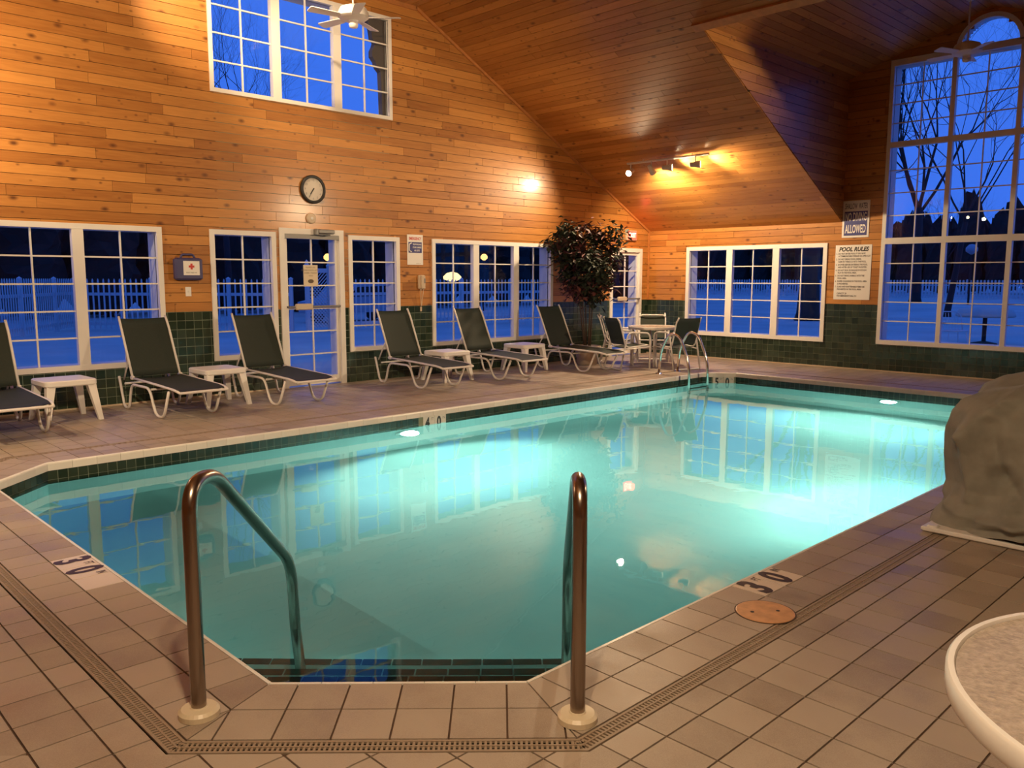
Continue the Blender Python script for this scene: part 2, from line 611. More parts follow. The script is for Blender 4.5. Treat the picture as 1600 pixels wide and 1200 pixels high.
LEAFR = tile_mat('leaf_red', (.030, .007, .009), (.11, .028, .025), .7)
BULB = emitter('lamp_bulb_glow', (1.0, .80, .50), 60)
POOLBULB = emitter('pool_lamp_glow', (.85, 1.0, .95), 40)
STREET = emitter('street_lamp_glow', (1.0, .50, .12), 2.6)
SHADE = emitter('lit_shade_glow', (1.0, .68, .22), 2.4)
EXITR = emitter('exit_red_glow', (1.0, .16, .10), 14)

# ------------------------------------------------------------------ dimensions (metres; corner of the two seen walls at the origin)
XW = -15.24          # rear wall
YW = -11.95          # front wall
ZE, SL, ZF, XF = 2.43, .521, 5.45, -5.80      # eave height, roof pitch, flat ceiling, where it starts
ZWAINS = 1.071
YC0, YC1, XH = -3.93, -8.04, -4.25            # dormer cheeks and header
ZH = ZE - SL * XH
ZC, YR, ZR = 4.70, -5.985, 5.40               # dormer spring line and ridge
FL = Frame((0, 0, 0), (1, 0, 0), (0, 0, 1), (0, -1, 0))      # left wall: u=x, v=z
FR = Frame((0, 0, 0), (0, 1, 0), (0, 0, 1), (-1, 0, 0))      # right wall: u=y, v=z

# ------------------------------------------------------------------ windows and doors (u0,u1,v0,v1 = outer edge of the casing)
WIN_L = [(-12.47, -9.67, .44, 2.09), (-9.08, -8.18, .44, 2.09), (-7.06, -6.17, .44, 2.09), (-5.55, -2.83, .44, 2.09)]
WIN_UP = (-8.99, -6.26, 3.76, 5.19)
DOOR1 = (-8.13, -7.14, 0.0, 2.15)
DOOR2 = (-1.23, -.25, 0.0, 2.075)
WIN_R = (-3.71, -.91, .425, 2.09)
WIN_BIG = (-7.37, -4.60, .44, 4.87)
ARC_R = .455
def inner(r, k=.05):
    return (r[0] + k, r[1] - k, (r[2] + k) if r[2] > .01 else -.2, r[3] - k)

# roof outline of the left wall as half planes a*u+b*v<=c
GABLE = [(SL, 1, ZE), (-SL, 1, ZE - SL * XW), (0, 1, ZF)]

def wall(name, F, u0, u1, top, breaks, holes, label):
    w = empty(name, kind='structure', label=label, cat='wall')
    sheet(w, 'backing', F, u0, u1, -.2, top, breaks, holes, BACK, w=-.001)
    sheet(w, 'siding', F, u0, u1, -.2, top, breaks, holes, SIDING, w=-.20, flip=True)
    return w

# ---- left wall
hl = [inner(r) for r in WIN_L] + [inner(WIN_UP), inner(DOOR1), inner(DOOR2)]
def fix(h):   # doors open to the floor: keep the loop inside the outline
    return (h[0], h[1], max(h[2], -.15), h[3])
hl = [fix(h) for h in hl]
gable_top = lambda u: min(ZE - SL * u, ZE + SL * (u - XW), ZF)
wl = wall('wall_left', FL, XW, 0, gable_top, [XF, XW - XF], hl, 'long knotty pine gable wall with green tile wainscot')
def rows_from(v0, v1, p=.1165):
    n = int(math.ceil((v1 - v0) / p))
    return [(v0 + i * p, min(v0 + (i + 1) * p, v1)) for i in range(n)]
planks(wl, FL, rows_from(ZWAINS, ZF), XW, 0, GABLE, hl, WX, seed=11)
def wains(parent, F, u0, u1, holes, seed):
    polys = []
    p = .1071
    n = int((u1 - u0) / p) + 1
    for i in range(n):
        for j in range(10):
            a, b = u1 - (i + 1) * p, u1 - i * p
            a = max(a, u0)
            rects = [(a + .0035, b - .0035, j * p + .0035, (j + 1) * p - .0035)]
            for h in holes: rects = [q for r in rects for q in minus(r, h)]
            for r in rects: polys.append([F.P(x, y) for x, y in rect_loop(r)])
    pieces(parent, 'tile', polys, F.n * .007, GREENT, 300)
sheet(wl, 'grout', FL, XW, 0, 0, lambda u: ZWAINS, [], hl, GROUTG, w=.002)
wains(wl, FL, XW, 0, hl, 3)

# ---- right wall (with the dormer gable over it)
def arc_loop(r, n=16):
    c = (YR, WIN_BIG[3] - .05)
    return [(c[0] + r * math.cos(PI * k / n), c[1] + r * math.sin(PI * k / n)) for k in range(n + 1)]
ib = inner(WIN_BIG)
hr = [inner(WIN_R)]
sd = (ZR - ZC) / (YC0 - YR)
def right_top(u):
    return ZC + sd * min(YC0 - u, u - YC1) if YC1 < u < YC0 else ZE
arch_holes = []
for k in range(24):
    a0, a1 = YR - ARC_R + .05 + (2 * ARC_R - .1) * k / 24, YR - ARC_R + .05 + (2 * ARC_R - .1) * (k + 1) / 24
    arch_holes.append((a0, a1, ib[3] - .001, ib[3] + math.sqrt(max(0, (ARC_R - .03) ** 2 - ((a0 + a1) / 2 - YR) ** 2))))
wr = wall('wall_right', FR, YW, 0, right_top, [YC0, YC1, YR], hr + [ib] + arch_holes, 'low pine wall under the sloped ceiling with tall arched window')
planks(wr, FR, rows_from(ZWAINS, ZE), YW, 0, [], hr + [ib], WY, seed=21, most=220)
arch_rects = []
for (v0, v1) in rows_from(ZE + .001, ZR):
    h = (v0 + v1) / 2 - ib[3]
    if h > 0 and h < ARC_R - .05:
        hw = math.sqrt((ARC_R - .04) ** 2 - h * h)
        arch_rects.append((YR - hw, YR + hw, v0 - .001, v1 + .001))
planks(wr, FR, rows_from(ZE + .001, ZR), YC1, YC0, [(sd, 1, ZC + sd * YC0), (-sd, 1, ZC - sd * YC1)], [ib] + arch_rects, WY, seed=22, most=70)
sheet(wr, 'grout', FR, YW, 0, 0, lambda u: ZWAINS, [], hr + [ib], GROUTG, w=.002)
wains(wr, FR, YW, 0, hr + [ib], 4)

# ---- the two walls behind the camera
FB = Frame((XW, 0, 0), (0, 1, 0), (0, 0, 1), (1, 0, 0))
wb = empty('wall_rear', kind='structure', label='pine wall behind the viewer', cat='wall')
tessellated(wb, 'panelling', FB, [(YW, 0), (0, 0), (0, ZE), (YW, ZE)], [], WY)
FF = Frame((0, YW, 0), (1, 0, 0), (0, 0, 1), (0, 1, 0))
wf = empty('wall_front', kind='structure', label='pine gable wall beside the viewer', cat='wall')
tessellated(wf, 'panelling', FF, [(XW, 0), (0, 0), (0, ZE), (XF, ZF), (XW - XF, ZF), (XW, ZE)], [], WX)

# ------------------------------------------------------------------ ceilings
ln = math.hypot(1, SL)
FS = Frame((0, 0, ZE), (0, 1, 0), (-1 / ln, 0, SL / ln), (-SL / ln, 0, -1 / ln))       # right slope: u=y, v up the slope
FSl = Frame((XW, 0, ZE), (0, 1, 0), (1 / ln, 0, SL / ln), (SL / ln, 0, -1 / ln))
VTOP, VH = -XF * ln, -XH * ln
cs = empty('ceiling', kind='structure', label='sloped knotty pine ceiling rising from the low wall', cat='ceiling')
tessellated(cs, 'backing', FS, [(YW, 0), (YC1, 0), (YC1, VH), (YC0, VH), (YC0, 0), (0, 0), (0, VTOP), (YW, VTOP)], [], BACK, w=-.001)
rs = rows_from(0, VTOP)
planks(cs, FS, rs, YW, 0, [], [(YC1, YC0, -1, VH)], WY, seed=31, lo=1.4, hi=4.2)
cf = empty('ceiling_flat', kind='structure', label='flat pine strip at the top of the vaulted ceiling', cat='ceiling')
FC = Frame((0, 0, ZF), (0, 1, 0), (-1, 0, 0), (0, 0, -1))
tessellated(cf, 'backing', FC, [(YW, -XF), (0, -XF), (0, -(XW - XF)), (YW, -(XW - XF))], [], BACK, w=-.001)
planks(cf, FC, rows_from(-XF, -(XW - XF)), YW, 0, [], [], WY, seed=32, lo=1.4, hi=4.2, most=60)
cr = empty('ceiling_rear_slope', kind='structure', label='pine ceiling slope over the viewer', cat='ceiling')
tessellated(cr, 'panelling', FSl, [(YW, 0), (0, 0), (0, VTOP), (YW, VTOP)], [], WY)
# dormer
cd = empty('ceiling_dormer', kind='structure', label='dark pine dormer ceiling above the arched window', cat='ceiling')
for s, yc in ((1, YC0), (-1, YC1)):
    Fk = Frame((0, yc, 0), (1, 0, 0), (0, 0, 1), (0, -s, 0))
    tri = [(XH, ZH), (0, ZE), (0, ZC), (XH, ZC)]
    tessellated(cd, 'cheek_backing', Fk, tri, [], BACK, w=-.001)
    if s == 1:
        planks(cd, Fk, rows_from(ZE, ZC), XH, 0, [(-SL, -1, -ZE)], [], WX, seed=41, lo=1.2, hi=3.0, most=60)
    else:
        tessellated(cd, 'cheek_panelling', Fk, tri, [], WX, w=.01)
    dl = math.hypot(YR - yc, ZR - ZC)
    Fd = Frame((0, yc, ZC), (1, 0, 0), (0, (YR - yc) / dl, (ZR - ZC) / dl), (0, -(ZR - ZC) / dl * s, -abs(YR - yc) / dl))
    tessellated(cd, 'backing', Fd, [(XH, 0), (0, 0), (0, dl), (XH, dl)], [], BACK, w=-.001)
    planks(cd, Fd, rows_from(0, dl), XH, 0, [], [], WX, seed=42 + s, lo=1.6, hi=4.0, most=60)
Fh = Frame((XH, 0, 0), (0, 1, 0), (0, 0, 1), (1, 0, 0))
tessellated(cd, 'header_face', Fh, [(YC1, ZH), (YC0, ZH), (YC0, ZC), (YR, ZR), (YC1, ZC)], [], WY)

# ------------------------------------------------------------------ wooden trims
def strip(name, a, b, wdir, w, n, t, mat, label, kind='structure'):
    a, b, wdir, n = Vector(a), Vector(b), Vector(wdir).normalized(), Vector(n).normalized()
    m = MB().prism([a, b, b + wdir * w, a + wdir * w], n * t)
    o = m.build(name, mat)
    return tag(o, label, 'trim', None, kind)
strip('trim_1', (0, -.013, ZE), (XF, -.013, ZF), (-SL, 0, -1), .05, (0, -1, 0), .03, TRIMW, 'sloping pine trim where the gable wall meets the ceiling')
strip('trim_2', (XF, -.013, ZF - .013), (XW - XF, -.013, ZF - .013), (0, 0, -1), .06, (0, -1, 0), .03, TRIMW, 'level pine trim at the top of the gable wall')
strip('trim_3', (-.013, -.013, ZWAINS), (-.013, -.013, ZE - .03), (-1, 0, 0), .035, (0, -1, 0), .02, TRIMW, 'vertical pine trim in the corner of the two walls')
nS = FS.n
strip('trim_4', FS.P(YC0 + .10, VH, .0125), FS.P(YC1 - .1, VH, .0125), -FS.v * -1, .12, nS, .03, TRIMW, 'long pine header board across the top of the dormer opening')
strip('baseboard_left', (XW, -.008, 0), (DOOR1[0], -.008, 0), (0, 0, 1), .018, (0, -1, 0), .012, BEIGE, 'thin pale cove strip along the foot of the left wall')
strip('baseboard_right', (-.008, YW, 0), (-.008, 0, 0), (0, 0, 1), .018, (-1, 0, 0), .012, BEIGE, 'thin pale cove strip along the foot of the right wall')

# ------------------------------------------------------------------ windows
def mrect(m, F, r, w0, w1):
    a = [F.P(r[0], r[2], w0), F.P(r[1], r[2], w0), F.P(r[1], r[3], w0), F.P(r[0], r[3], w0)]
    m.prism(a, F.n * (w1 - w0))

def light_grid(parent, F, r, cols, rws, wpane=-.02, mw=.018):
    """panes and muntins filling the opening r"""
    m = MB()
    u0, u1, v0, v1 = r
    for i in range(1, cols):
        u = u0 + (u1 - u0) * i / cols
        mrect(m, F, (u - mw / 2, u + mw / 2, v0, v1), wpane - .012, wpane + .012)
    for j in range(1, rws):
        v = v0 + (v1 - v0) * j / rws
        mrect(m, F, (u0, u1, v - mw / 2, v + mw / 2), wpane - .011, wpane + .0115)
    m.build('muntin_grid', WHITE, parent)
    du, dv = (u1 - u0) / cols, (v1 - v0) / rws
    for i in range(cols):
        for j in range(rws):
            a = (u0 + i * du + mw / 2 - .004, u0 + (i + 1) * du - mw / 2 + .004, v0 + j * dv + mw / 2 - .004, v0 + (j + 1) * dv - mw / 2 + .004)
            p = MB()
            mrect(p, F, a, wpane - .002, wpane + .002)
            p.build('pane', GLASS, parent)

def casing(parent, F, r, tw, w1=.032, bottom=True):
    u0, u1, v0, v1 = r
    vb = v0 + tw if bottom else v0
    for q in ((u0, u1, v1 - tw, v1), (u0, u0 + tw, vb, v1 - tw), (u1 - tw, u1, vb, v1 - tw)) + (((u0, u1, v0, v0 + tw),) if bottom else ()):
        m = MB(); mrect(m, F, q, -.05, w1)
        m.build('casing', WHITE, parent)

def reveal(parent, F, r, w0=-.25, w1=-.03):
    u0, u1, v0, v1 = r
    t = .03
    m = MB()
    for q in ((u0 - t, u1 + t, v1, v1 + t), (u0 - t, u0, v0, v1), (u1, u1 + t, v0, v1), (u0 - t, u1 + t, v0 - t, v0)):
        mrect(m, F, q, w0, w1)
    m.build('outer_jamb', SIDING, parent)

def window(name, F, r, nsec, cols, rws, tw=.062, mull=.12, label=''):
    w = empty(name, label=label, cat='window', kind='structure')
    casing(w, F, r, tw)
    i0, i1, j0, j1 = r[0] + tw, r[1] - tw, r[2] + tw, r[3] - tw
    sw = (i1 - i0 - mull * (nsec - 1)) / nsec
    for k in range(nsec):
        a = i0 + k * (sw + mull)
        light_grid(w, F, (a, a + sw, j0, j1), cols, rws)
        if k:
            m = MB(); mrect(m, F, (a - mull, a, j0, j1), -.05, .028)
            m.build('mullion', WHITE, w)
    reveal(w, F, (i0, i1, j0, j1))
    return w
window('window_1', FL, WIN_L[0], 3, 2, 5, label='wide white grid window at the left edge, behind the first loungers')
window('window_2', FL, WIN_L[1], 1, 2, 5, label='narrow white grid window left of the glazed door')
window('window_3', FL, WIN_L[2], 1, 2, 5, label='narrow white grid window right of the glazed door')
window('window_4', FL, WIN_L[3], 3, 2, 5, label='wide white grid window left of the potted tree')
window('window_5', FL, WIN_UP, 3, 2, 4, tw=.05, label='high three-part white grid window up in the gable')
window('window_6', FR, WIN_R, 3, 2, 5, tw=.07, mull=.125, label='wide three-part white grid window in the low right wall')

# big arched window
wbg = empty('window_7', kind='structure', label='tall arched white grid window in the dormer', cat='window')
bars_v = [(.44, .51), (2.041, 2.137), (3.538, 3.623), (4.775, 4.87)]
for (a, b) in bars_v:
    m = MB(); mrect(m, FR, (WIN_BIG[0], WIN_BIG[1], a, b), -.05, .034); m.build('rail', WHITE, wbg)
cols_u = [(-7.37, -7.31), (-6.466, -6.40), (-5.57, -5.504), (-4.66, -4.60)]
for (a, b) in cols_u:
    m = MB(); mrect(m, FR, (a, b, .51, 4.775), -.05, .032); m.build('post', WHITE, wbg)
for k in range(3):
    a, b = cols_u[k][1], cols_u[k + 1][0]
    for j, n in ((0, 5), (1, 4), (2, 4)):
        light_grid(wbg, FR, (a, b, bars_v[j][1], bars_v[j + 1][0]), 2, n, mw=.016)
m = MB()
c0 = (YR, 4.84)
ns = 24
for k in range(ns):
    a0, a1 = PI * k / ns, PI * (k + 1) / ns
    q = [(c0[0] + r * math.cos(t), c0[1] + r * math.sin(t)) for r, t in ((ARC_R - .065, a0), (ARC_R, a0), (ARC_R, a1), (ARC_R - .065, a1))]
    m.prism([FR.P(x, y, -.05) for x, y in q], FR.n * .084)
m.build('arch_casing', WHITE, wbg)
m = MB(); m.prism([FR.P(c0[0] + (ARC_R - .06) * math.cos(PI * k / 24), c0[1] + (ARC_R - .06) * math.sin(PI * k / 24), -.022) for k in range(25)], FR.n * .004)
m.build('pane', GLASS, wbg)
reveal(wbg, FR, (WIN_BIG[0] + .06, WIN_BIG[1] - .06, .51, 4.775))

# ------------------------------------------------------------------ doors
def glazed_door(name, r, label, pads):
    d = empty(name, kind='structure', label=label, cat='door')
    u0, u1, v0, v1 = r
    casing(d, FL, (u0, u1, .0, v1), .075, .034, bottom=False)
    li = (u0 + .075, u1 - .075, .01, v1 - .075)
    m = MB()
    st = .05
    for q in ((li[0], li[1], li[3] - .06, li[3]), (li[0], li[0] + st, .02, li[3] - .06), (li[1] - st, li[1], .02, li[3] - .06), (li[0] + st, li[1] - st, .02, .13)):
        mrect(m, FL, q, -.05, -.006)
    m.build('door_leaf', WHITE, d)
    light_grid(d, FL, (li[0] + st, li[1] - st, .13, li[3] - .06), 2, 6)
    reveal(d, FL, (u0 + .075, u1 - .075, .0, v1 - .075))
    # push bar
    m = MB()
    zb = 1.10
    m.tube([FL.P(li[0] + .02, zb, .06), FL.P(li[1] - .02, zb, .06)], .014, 10)
    for u in (li[0] + .025, li[1] - .025): m.tube([FL.P(u, zb, -.006), FL.P(u, zb, .06)], .012, 8)
    b = m.build('push_bar', GREY, d)
    m = MB(); m.rbox(FL.P(li[0] + .24, zb, .068), (.26, .05, .085), .012)
    m.build('bar_housing', BEIGE, b)
    return d
d1 = glazed_door('door_1', DOOR1, 'white glazed exit door below the wall clock', True)
m = MB(); mrect(m, FL, (DOOR1[0] + .075, DOOR1[1] - .075, DOOR1[3] - .135, DOOR1[3] - .072), -.006, .03); m.build('header_plate', GREY, d1)
m = MB(); m.rbox(FL.P(-7.45, 2.12, .075), (.26, .07, .06), .012); m.rbox(FL.P(-7.60, 2.11, .07), (.05, .075, .085), .01)
m.tube([FL.P(-7.6, 2.08, .09), FL.P(-7.42, 2.07, .13), FL.P(-7.36, 2.08, .03)], .009, 8)
m.build('door_closer', GREY, d1)
d2 = glazed_door('door_2', DOOR2, 'white glazed exit door in the far corner under the exit sign', True)

# notice taped on the door glass
Fn = Frame((0, -.0, 0), (1, 0, 0), (0, 0, 1), (0, -1, 0))
nt_ = empty('paper_notice', FL.P(-7.665, 1.52, .0), label='small cream notice taped to the door glass', cat='notice')
def local_frame(loc, n=(0, -1, 0), u=(1, 0, 0)):
    return Frame((0, 0, 0), u, (0, 0, 1), n)
LF = local_frame(None)
m = MB(); mrect(m, LF, (-.11, .11, -.145, .145), .006, .010); m.build('paper', plain('notice_paper', (.72, .62, .46), .7), nt_)
text_mesh('PLEASE USE\nOTHER DOOR AFTER\nDARK. THANK\nYOU', .030, LF, 0, .055, .0115, plain('faded_ink', (.25, .20, .14), .7), 'lettering', nt_, spacing=1.25)
m = MB(); m.lathe([(.045, 0), (.045, .001)], LF.P(0, -.075, .011), 20, Matrix(((1, 0, 0), (0, 0, 1), (0, .6, 0))))
m.build('oval_emblem', plain('brown_ink', (.13, .09, .05), .7), nt_)
# ------------------------------------------------------------------ pool outline, deck
WZ = -.165
POOL = [(-12.29, -3.30), (-11.79, -2.815), (-2.30, -2.815), (-1.93, -3.20), (-1.93, -7.60), (-2.43, -8.11), (-11.60, -8.11), (-12.29, -7.46)]   # clockwise seen from above
def offset_poly(P, d):
    n = len(P); out = []
    for i in range(n):
        a, b, c = Vector(P[i - 1]), Vector(P[i]), Vector(P[(i + 1) % n])
        e1, e2 = (b - a).normalized(), (c - b).normalized()
        n1, n2 = Vector((-e1.y, e1.x)), Vector((-e2.y, e2.x))     # outward for clockwise
        k = n1 + n2
        k = k / k.dot(n1)
        q = b + k * d
        out.append((q.x, q.y))
    return out
PT = .1915
P0, P1, P2, P3 = POOL, offset_poly(POOL, PT), offset_poly(POOL, 2 * PT), offset_poly(POOL, 2 * PT + .076)
fl = empty('floor', kind='structure', label='clay tile pool deck with slotted drain around the pool', cat='floor')
FZ = Frame((0, 0, 0), (1, 0, 0), (0, 1, 0), (0, 0, 1))
tessellated(fl, 'grout_bed', FZ, [(XW, YW), (0, YW), (0, 0), (XW, 0)], [list(reversed(P3))], GROUTD, w=-.008)
tessellated(fl, 'grout_border', FZ, list(reversed(P2)), [P0], GROUTD, w=-.008)
m = MB()
tessellated(fl, 'drain_floor', FZ, list(reversed(P3)), [P2], DARK, w=-.03)
for P_, nm in ((P2, 'drain_side'), (P3, 'drain_side')):
    m = MB()
    for k in range(8):
        a, b = P_[k], P_[(k + 1) % 8]
        m.add([V(*a, -.035), V(*b, -.035), V(*b, -.0075), V(*a, -.0075)], [(0, 1, 2, 3)])
    m.build(nm, DARK, fl)
m = MB()  # unseen box added below the floor to keep sky light from leaking in
m.add([V(XW - .2, YW - .2, -2), V(.2, YW - .2, -2), V(.2, .2, -2), V(XW - .2, .2, -2), V(XW - .2, YW - .2, -.12), V(.2, YW - .2, -.12), V(.2, .2, -.12), V(XW - .2, .2, -.12)],
      [(0, 1, 2, 3), (0, 4, 5, 1), (1, 5, 6, 2), (2, 6, 7, 3), (3, 7, 4, 0)])
m.add([V(XW - .2, YW - .2, -.013), V(XW, YW - .2, -.013), V(XW, .2, -.013), V(XW - .2, .2, -.013)], [(0, 1, 2, 3)])
m.build('underfloor_light_block', GROUTD, fl)
TT = V(0, 0, .007)
J = .0035
def subtract_convex(poly, conv):
    """2D poly minus clockwise convex polygon -> list"""
    out, rem = [], poly
    n = len(conv)
    for i in range(n):
        a, b = conv[i], conv[(i + 1) % n]
        e = (b[0] - a[0], b[1] - a[1])
        A, B = -e[1], e[0]              # outward normal
        C_ = A * a[0] + B * a[1]
        o = clip(rem, -A, -B, -C_)
        if o and area2(o) > 2e-4: out.append(o)
        rem = clip(rem, A, B, C_)
        if not rem: break
    return out
polys = []
gx0, gy0 = -11.535, -8.69
px_, py_ = .1908, .1915
i0, i1 = int((XW - gx0) / px_) - 1, int((0 - gx0) / px_) + 1
j0, j1 = int((YW - gy0) / py_) - 1, int((0 - gy0) / py_) + 1
P3b = offset_poly(POOL, 2 * PT + .076 + .004)
for i in range(i0, i1):
    for j in range(j0, j1):
        a, b = gx0 + i * px_ + J, gx0 + (i + 1) * px_ - J
        c, d = gy0 + j * py_ + J, gy0 + (j + 1) * py_ - J
        a, b, c, d = max(a, XW), min(b, -.0), max(c, YW), min(d, 0)
        if b - a < .01 or d - c < .01: continue
        r = [(a, c), (b, c), (b, d), (a, d)]
        if (a > P3[0][0] + .7 and b < P3[3][0] - .7 and c > P3[5][1] + .7 and d < P3[2][1] - .7): continue
        for q in subtract_convex(r, P3b):
            polys.append([V(x, y, -.008) for x, y in q])
pieces(fl, 'tile', polys, TT, DECK, 300, min_area=60)
# border tiles: two rows following the pool edge, mitred at its corners
border = []
markers = []
def edge_frame(k):
    a, b = Vector(POOL[k]), Vector(POOL[(k + 1) % 8])
    e = (b - a).normalized()
    nrm = Vector((-e.y, e.x))
    return a, e, nrm, (b - a).length
for k in range(8):
    a, e, nrm, ln_ = edge_frame(k)
    for row in range(2):
        A, B = (P0, P1) if row == 0 else (P1, P2)
        kk = (k + 1) % 8
        quad = [A[k], A[kk], B[kk], B[k]]
        cx_, cy_ = sum(p[0] for p in quad) / 4, sum(p[1] for p in quad) / 4
        # phase: follow the deck grid on the straight sides
        if abs(e.x) > .99: ph = ((gx0 - a.x) * e.x) % PT
        elif abs(e.y) > .99: ph = ((gy0 - a.y) * e.y) % PT
        else: ph = .075
        s = ph - PT * 4
        while s < ln_ + PT * 4:
            t0, t1 = row * PT, (row + 1) * PT
            r = []
            for (ss, tt) in ((s + J, t0 + (0.0115 if row == 0 else J)), (s + PT - J, t0 + (0.0115 if row == 0 else J)), (s + PT - J, t1 - J), (s + J, t1 - J)):
                q = a + e * ss + nrm * tt
                r.append((q.x, q.y))
            # clip by the mitre quad
            pc = r
            for i in range(4):
                p, q = quad[i], quad[(i + 1) % 4]
                dx, dy = q[0] - p[0], q[1] - p[1]
                Aq, Bq = -dy, dx
                Cq = Aq * p[0] + Bq * p[1]
                if Aq * cx_ + Bq * cy_ > Cq: Aq, Bq, Cq = -Aq, -Bq, -Cq
                if i in (1, 3):
                    Cq -= J * .8 * math.hypot(Aq, Bq)
                pc = clip(pc, Aq, Bq, Cq)
                if not pc: break
            if pc and area2(pc) > 3e-4:
                mid = (sum(p[0] for p in pc) / len(pc), sum(p[1] for p in pc) / len(pc))
                is_mark = (row == 0 and ((k == 7 and -5.93 < mid[1] < -5.53) or (k == 5 and -10.19 < mid[0] < -9.79)))
                if is_mark: markers.append((k, pc))
                else: border.append([V(x, y, -.008) for x, y in pc])
            s += PT
pieces(fl, 'border_tile', border, TT, DECK, 300, min_area=40)
# depth marker tiles
for k, pc in markers:
    o = MB().prism([V(x, y, -.008) for x, y in pc], TT, back=False).build('marker_tile', MARK, fl)
def marker_text(k, digit, unit, c, wcol=MINK):
    a, e, nrm, ln_ = edge_frame(k)
    F = Frame((c[0], c[1], 0), (-e.x, -e.y, 0), (-nrm.x, -nrm.y, 0), (0, 0, 1))
    if F.u.cross(F.v).z < 0: F.u = -F.u
    text_mesh(digit, .235, F, -.024, -.006, .0004, wcol, 'numeral', fl, bold=.010, sx=.74)
    text_mesh(unit, .062, F, .068, .052, .0002, wcol, 'unit_letters', fl, sx=.62, bold=.001)
mk = {}
for k, pc in markers: mk.setdefault(k, []).append((sum(p[0] for p in pc) / len(pc), sum(p[1] for p in pc) / len(pc)))
for k, L in mk.items():
    L.sort(key=(lambda q: -q[1]) if k == 7 else (lambda q: q[0]))
    for (dg_, un), c in zip((('3', 'FT'), ('0', 'IN')), L[:2]): marker_text(k, dg_, un, c)
# slotted drain
for k in range(8):
    kk = (k + 1) % 8
    a, e, nrm, ln_ = edge_frame(k)
    t0, t1 = 2 * PT + .004, 2 * PT + .072
    m = MB()
    q0, q1 = Vector(P2[k]), Vector(P2[kk])
    L_ = (q1 - q0).length
    def Q(s, t): 
        r = q0 + e * s + nrm * t
        return V(r.x, r.y, -.010)
    up = V(0, 0, .008)
    for (ta, tb) in ((.003, .012), (.033, .040), (.061, .071)):
        Oa, Ob = offset_poly(POOL, 2 * PT + ta), offset_poly(POOL, 2 * PT + tb)
        m.prism([V(*Oa[k], -.010), V(*Oa[kk], -.010), V(*Ob[kk], -.010), V(*Ob[k], -.010)], up, back=False)
    s = 0
    mid = a + e * (ln_ / 2)
    near = px((mid.x, mid.y, 0)) is not None
    step = .0165 if k in (4, 5, 6, 7) else .05
    ext = 0.03
    s = -.02
    while s < L_ + .02:
        m.prism([Q(s, .008), Q(s + step * .5, .008), Q(s + step * .5, .065), Q(s, .065)], up * .8, back=False)
        s += step
    m.build('drain_grate', DRAIN, fl)
# skimmer lid
sk = empty('skimmer_lid', (-10.37, -8.395, 0), label='round tan skimmer lid set in the deck beside the pool', cat='lid')
m = MB(); m.lathe([(.128, 0), (.128, .003), (.124, .004), (0.0001, .004)], (0, 0, -.0012), 40); m.build('disc', LIDM, sk)
m = MB(); m.lathe([(.134, 0), (.134, .0018), (.127, .0018)], (0, 0, -.001), 40); m.build('ring', GROUTD, sk)
for s in (-1, 1):
    m = MB(); m.lathe([(.0085, 0), (.0085, .001)], (s * .062 * .75, -s * .062 * .6, .0029), 12); m.build('finger_hole', INK, sk)

# ------------------------------------------------------------------ pool basin
pb = empty('pool_basin', kind='structure', label='turquoise plaster pool basin with steps in the near corner', cat='pool')
def floor_z(x): return -1.0 - .52 * min(1, max(0, (x + 11.0) / 8.0))
m = MB()
n = 8
for k in range(8):
    kk = (k + 1) % 8
    a, b = POOL[k], POOL[kk]
    segs = 10
    for i in range(segs):
        p = [a[j] + (b[j] - a[j]) * i / segs for j in (0, 1)]
        q = [a[j] + (b[j] - a[j]) * (i + 1) / segs for j in (0, 1)]
        m.add([V(p[0], p[1], -.005), V(q[0], q[1], -.005), V(q[0], q[1], floor_z(q[0])), V(p[0], p[1], floor_z(p[0]))], [(0, 1, 2, 3)])
m.build('basin_wall', PLASTER, pb)
m = MB()
xs = [-12.29 + (10.36) * i / 24 for i in range(25)]
for i in range(24):
    m.add([V(xs[i], -2.8, floor_z(xs[i])), V(xs[i + 1], -2.8, floor_z(xs[i + 1])), V(xs[i + 1], -8.12, floor_z(xs[i + 1])), V(xs[i], -8.12, floor_z(xs[i]))], [(3, 2, 1, 0)])
m.build('basin_floor', PLASTER, pb)
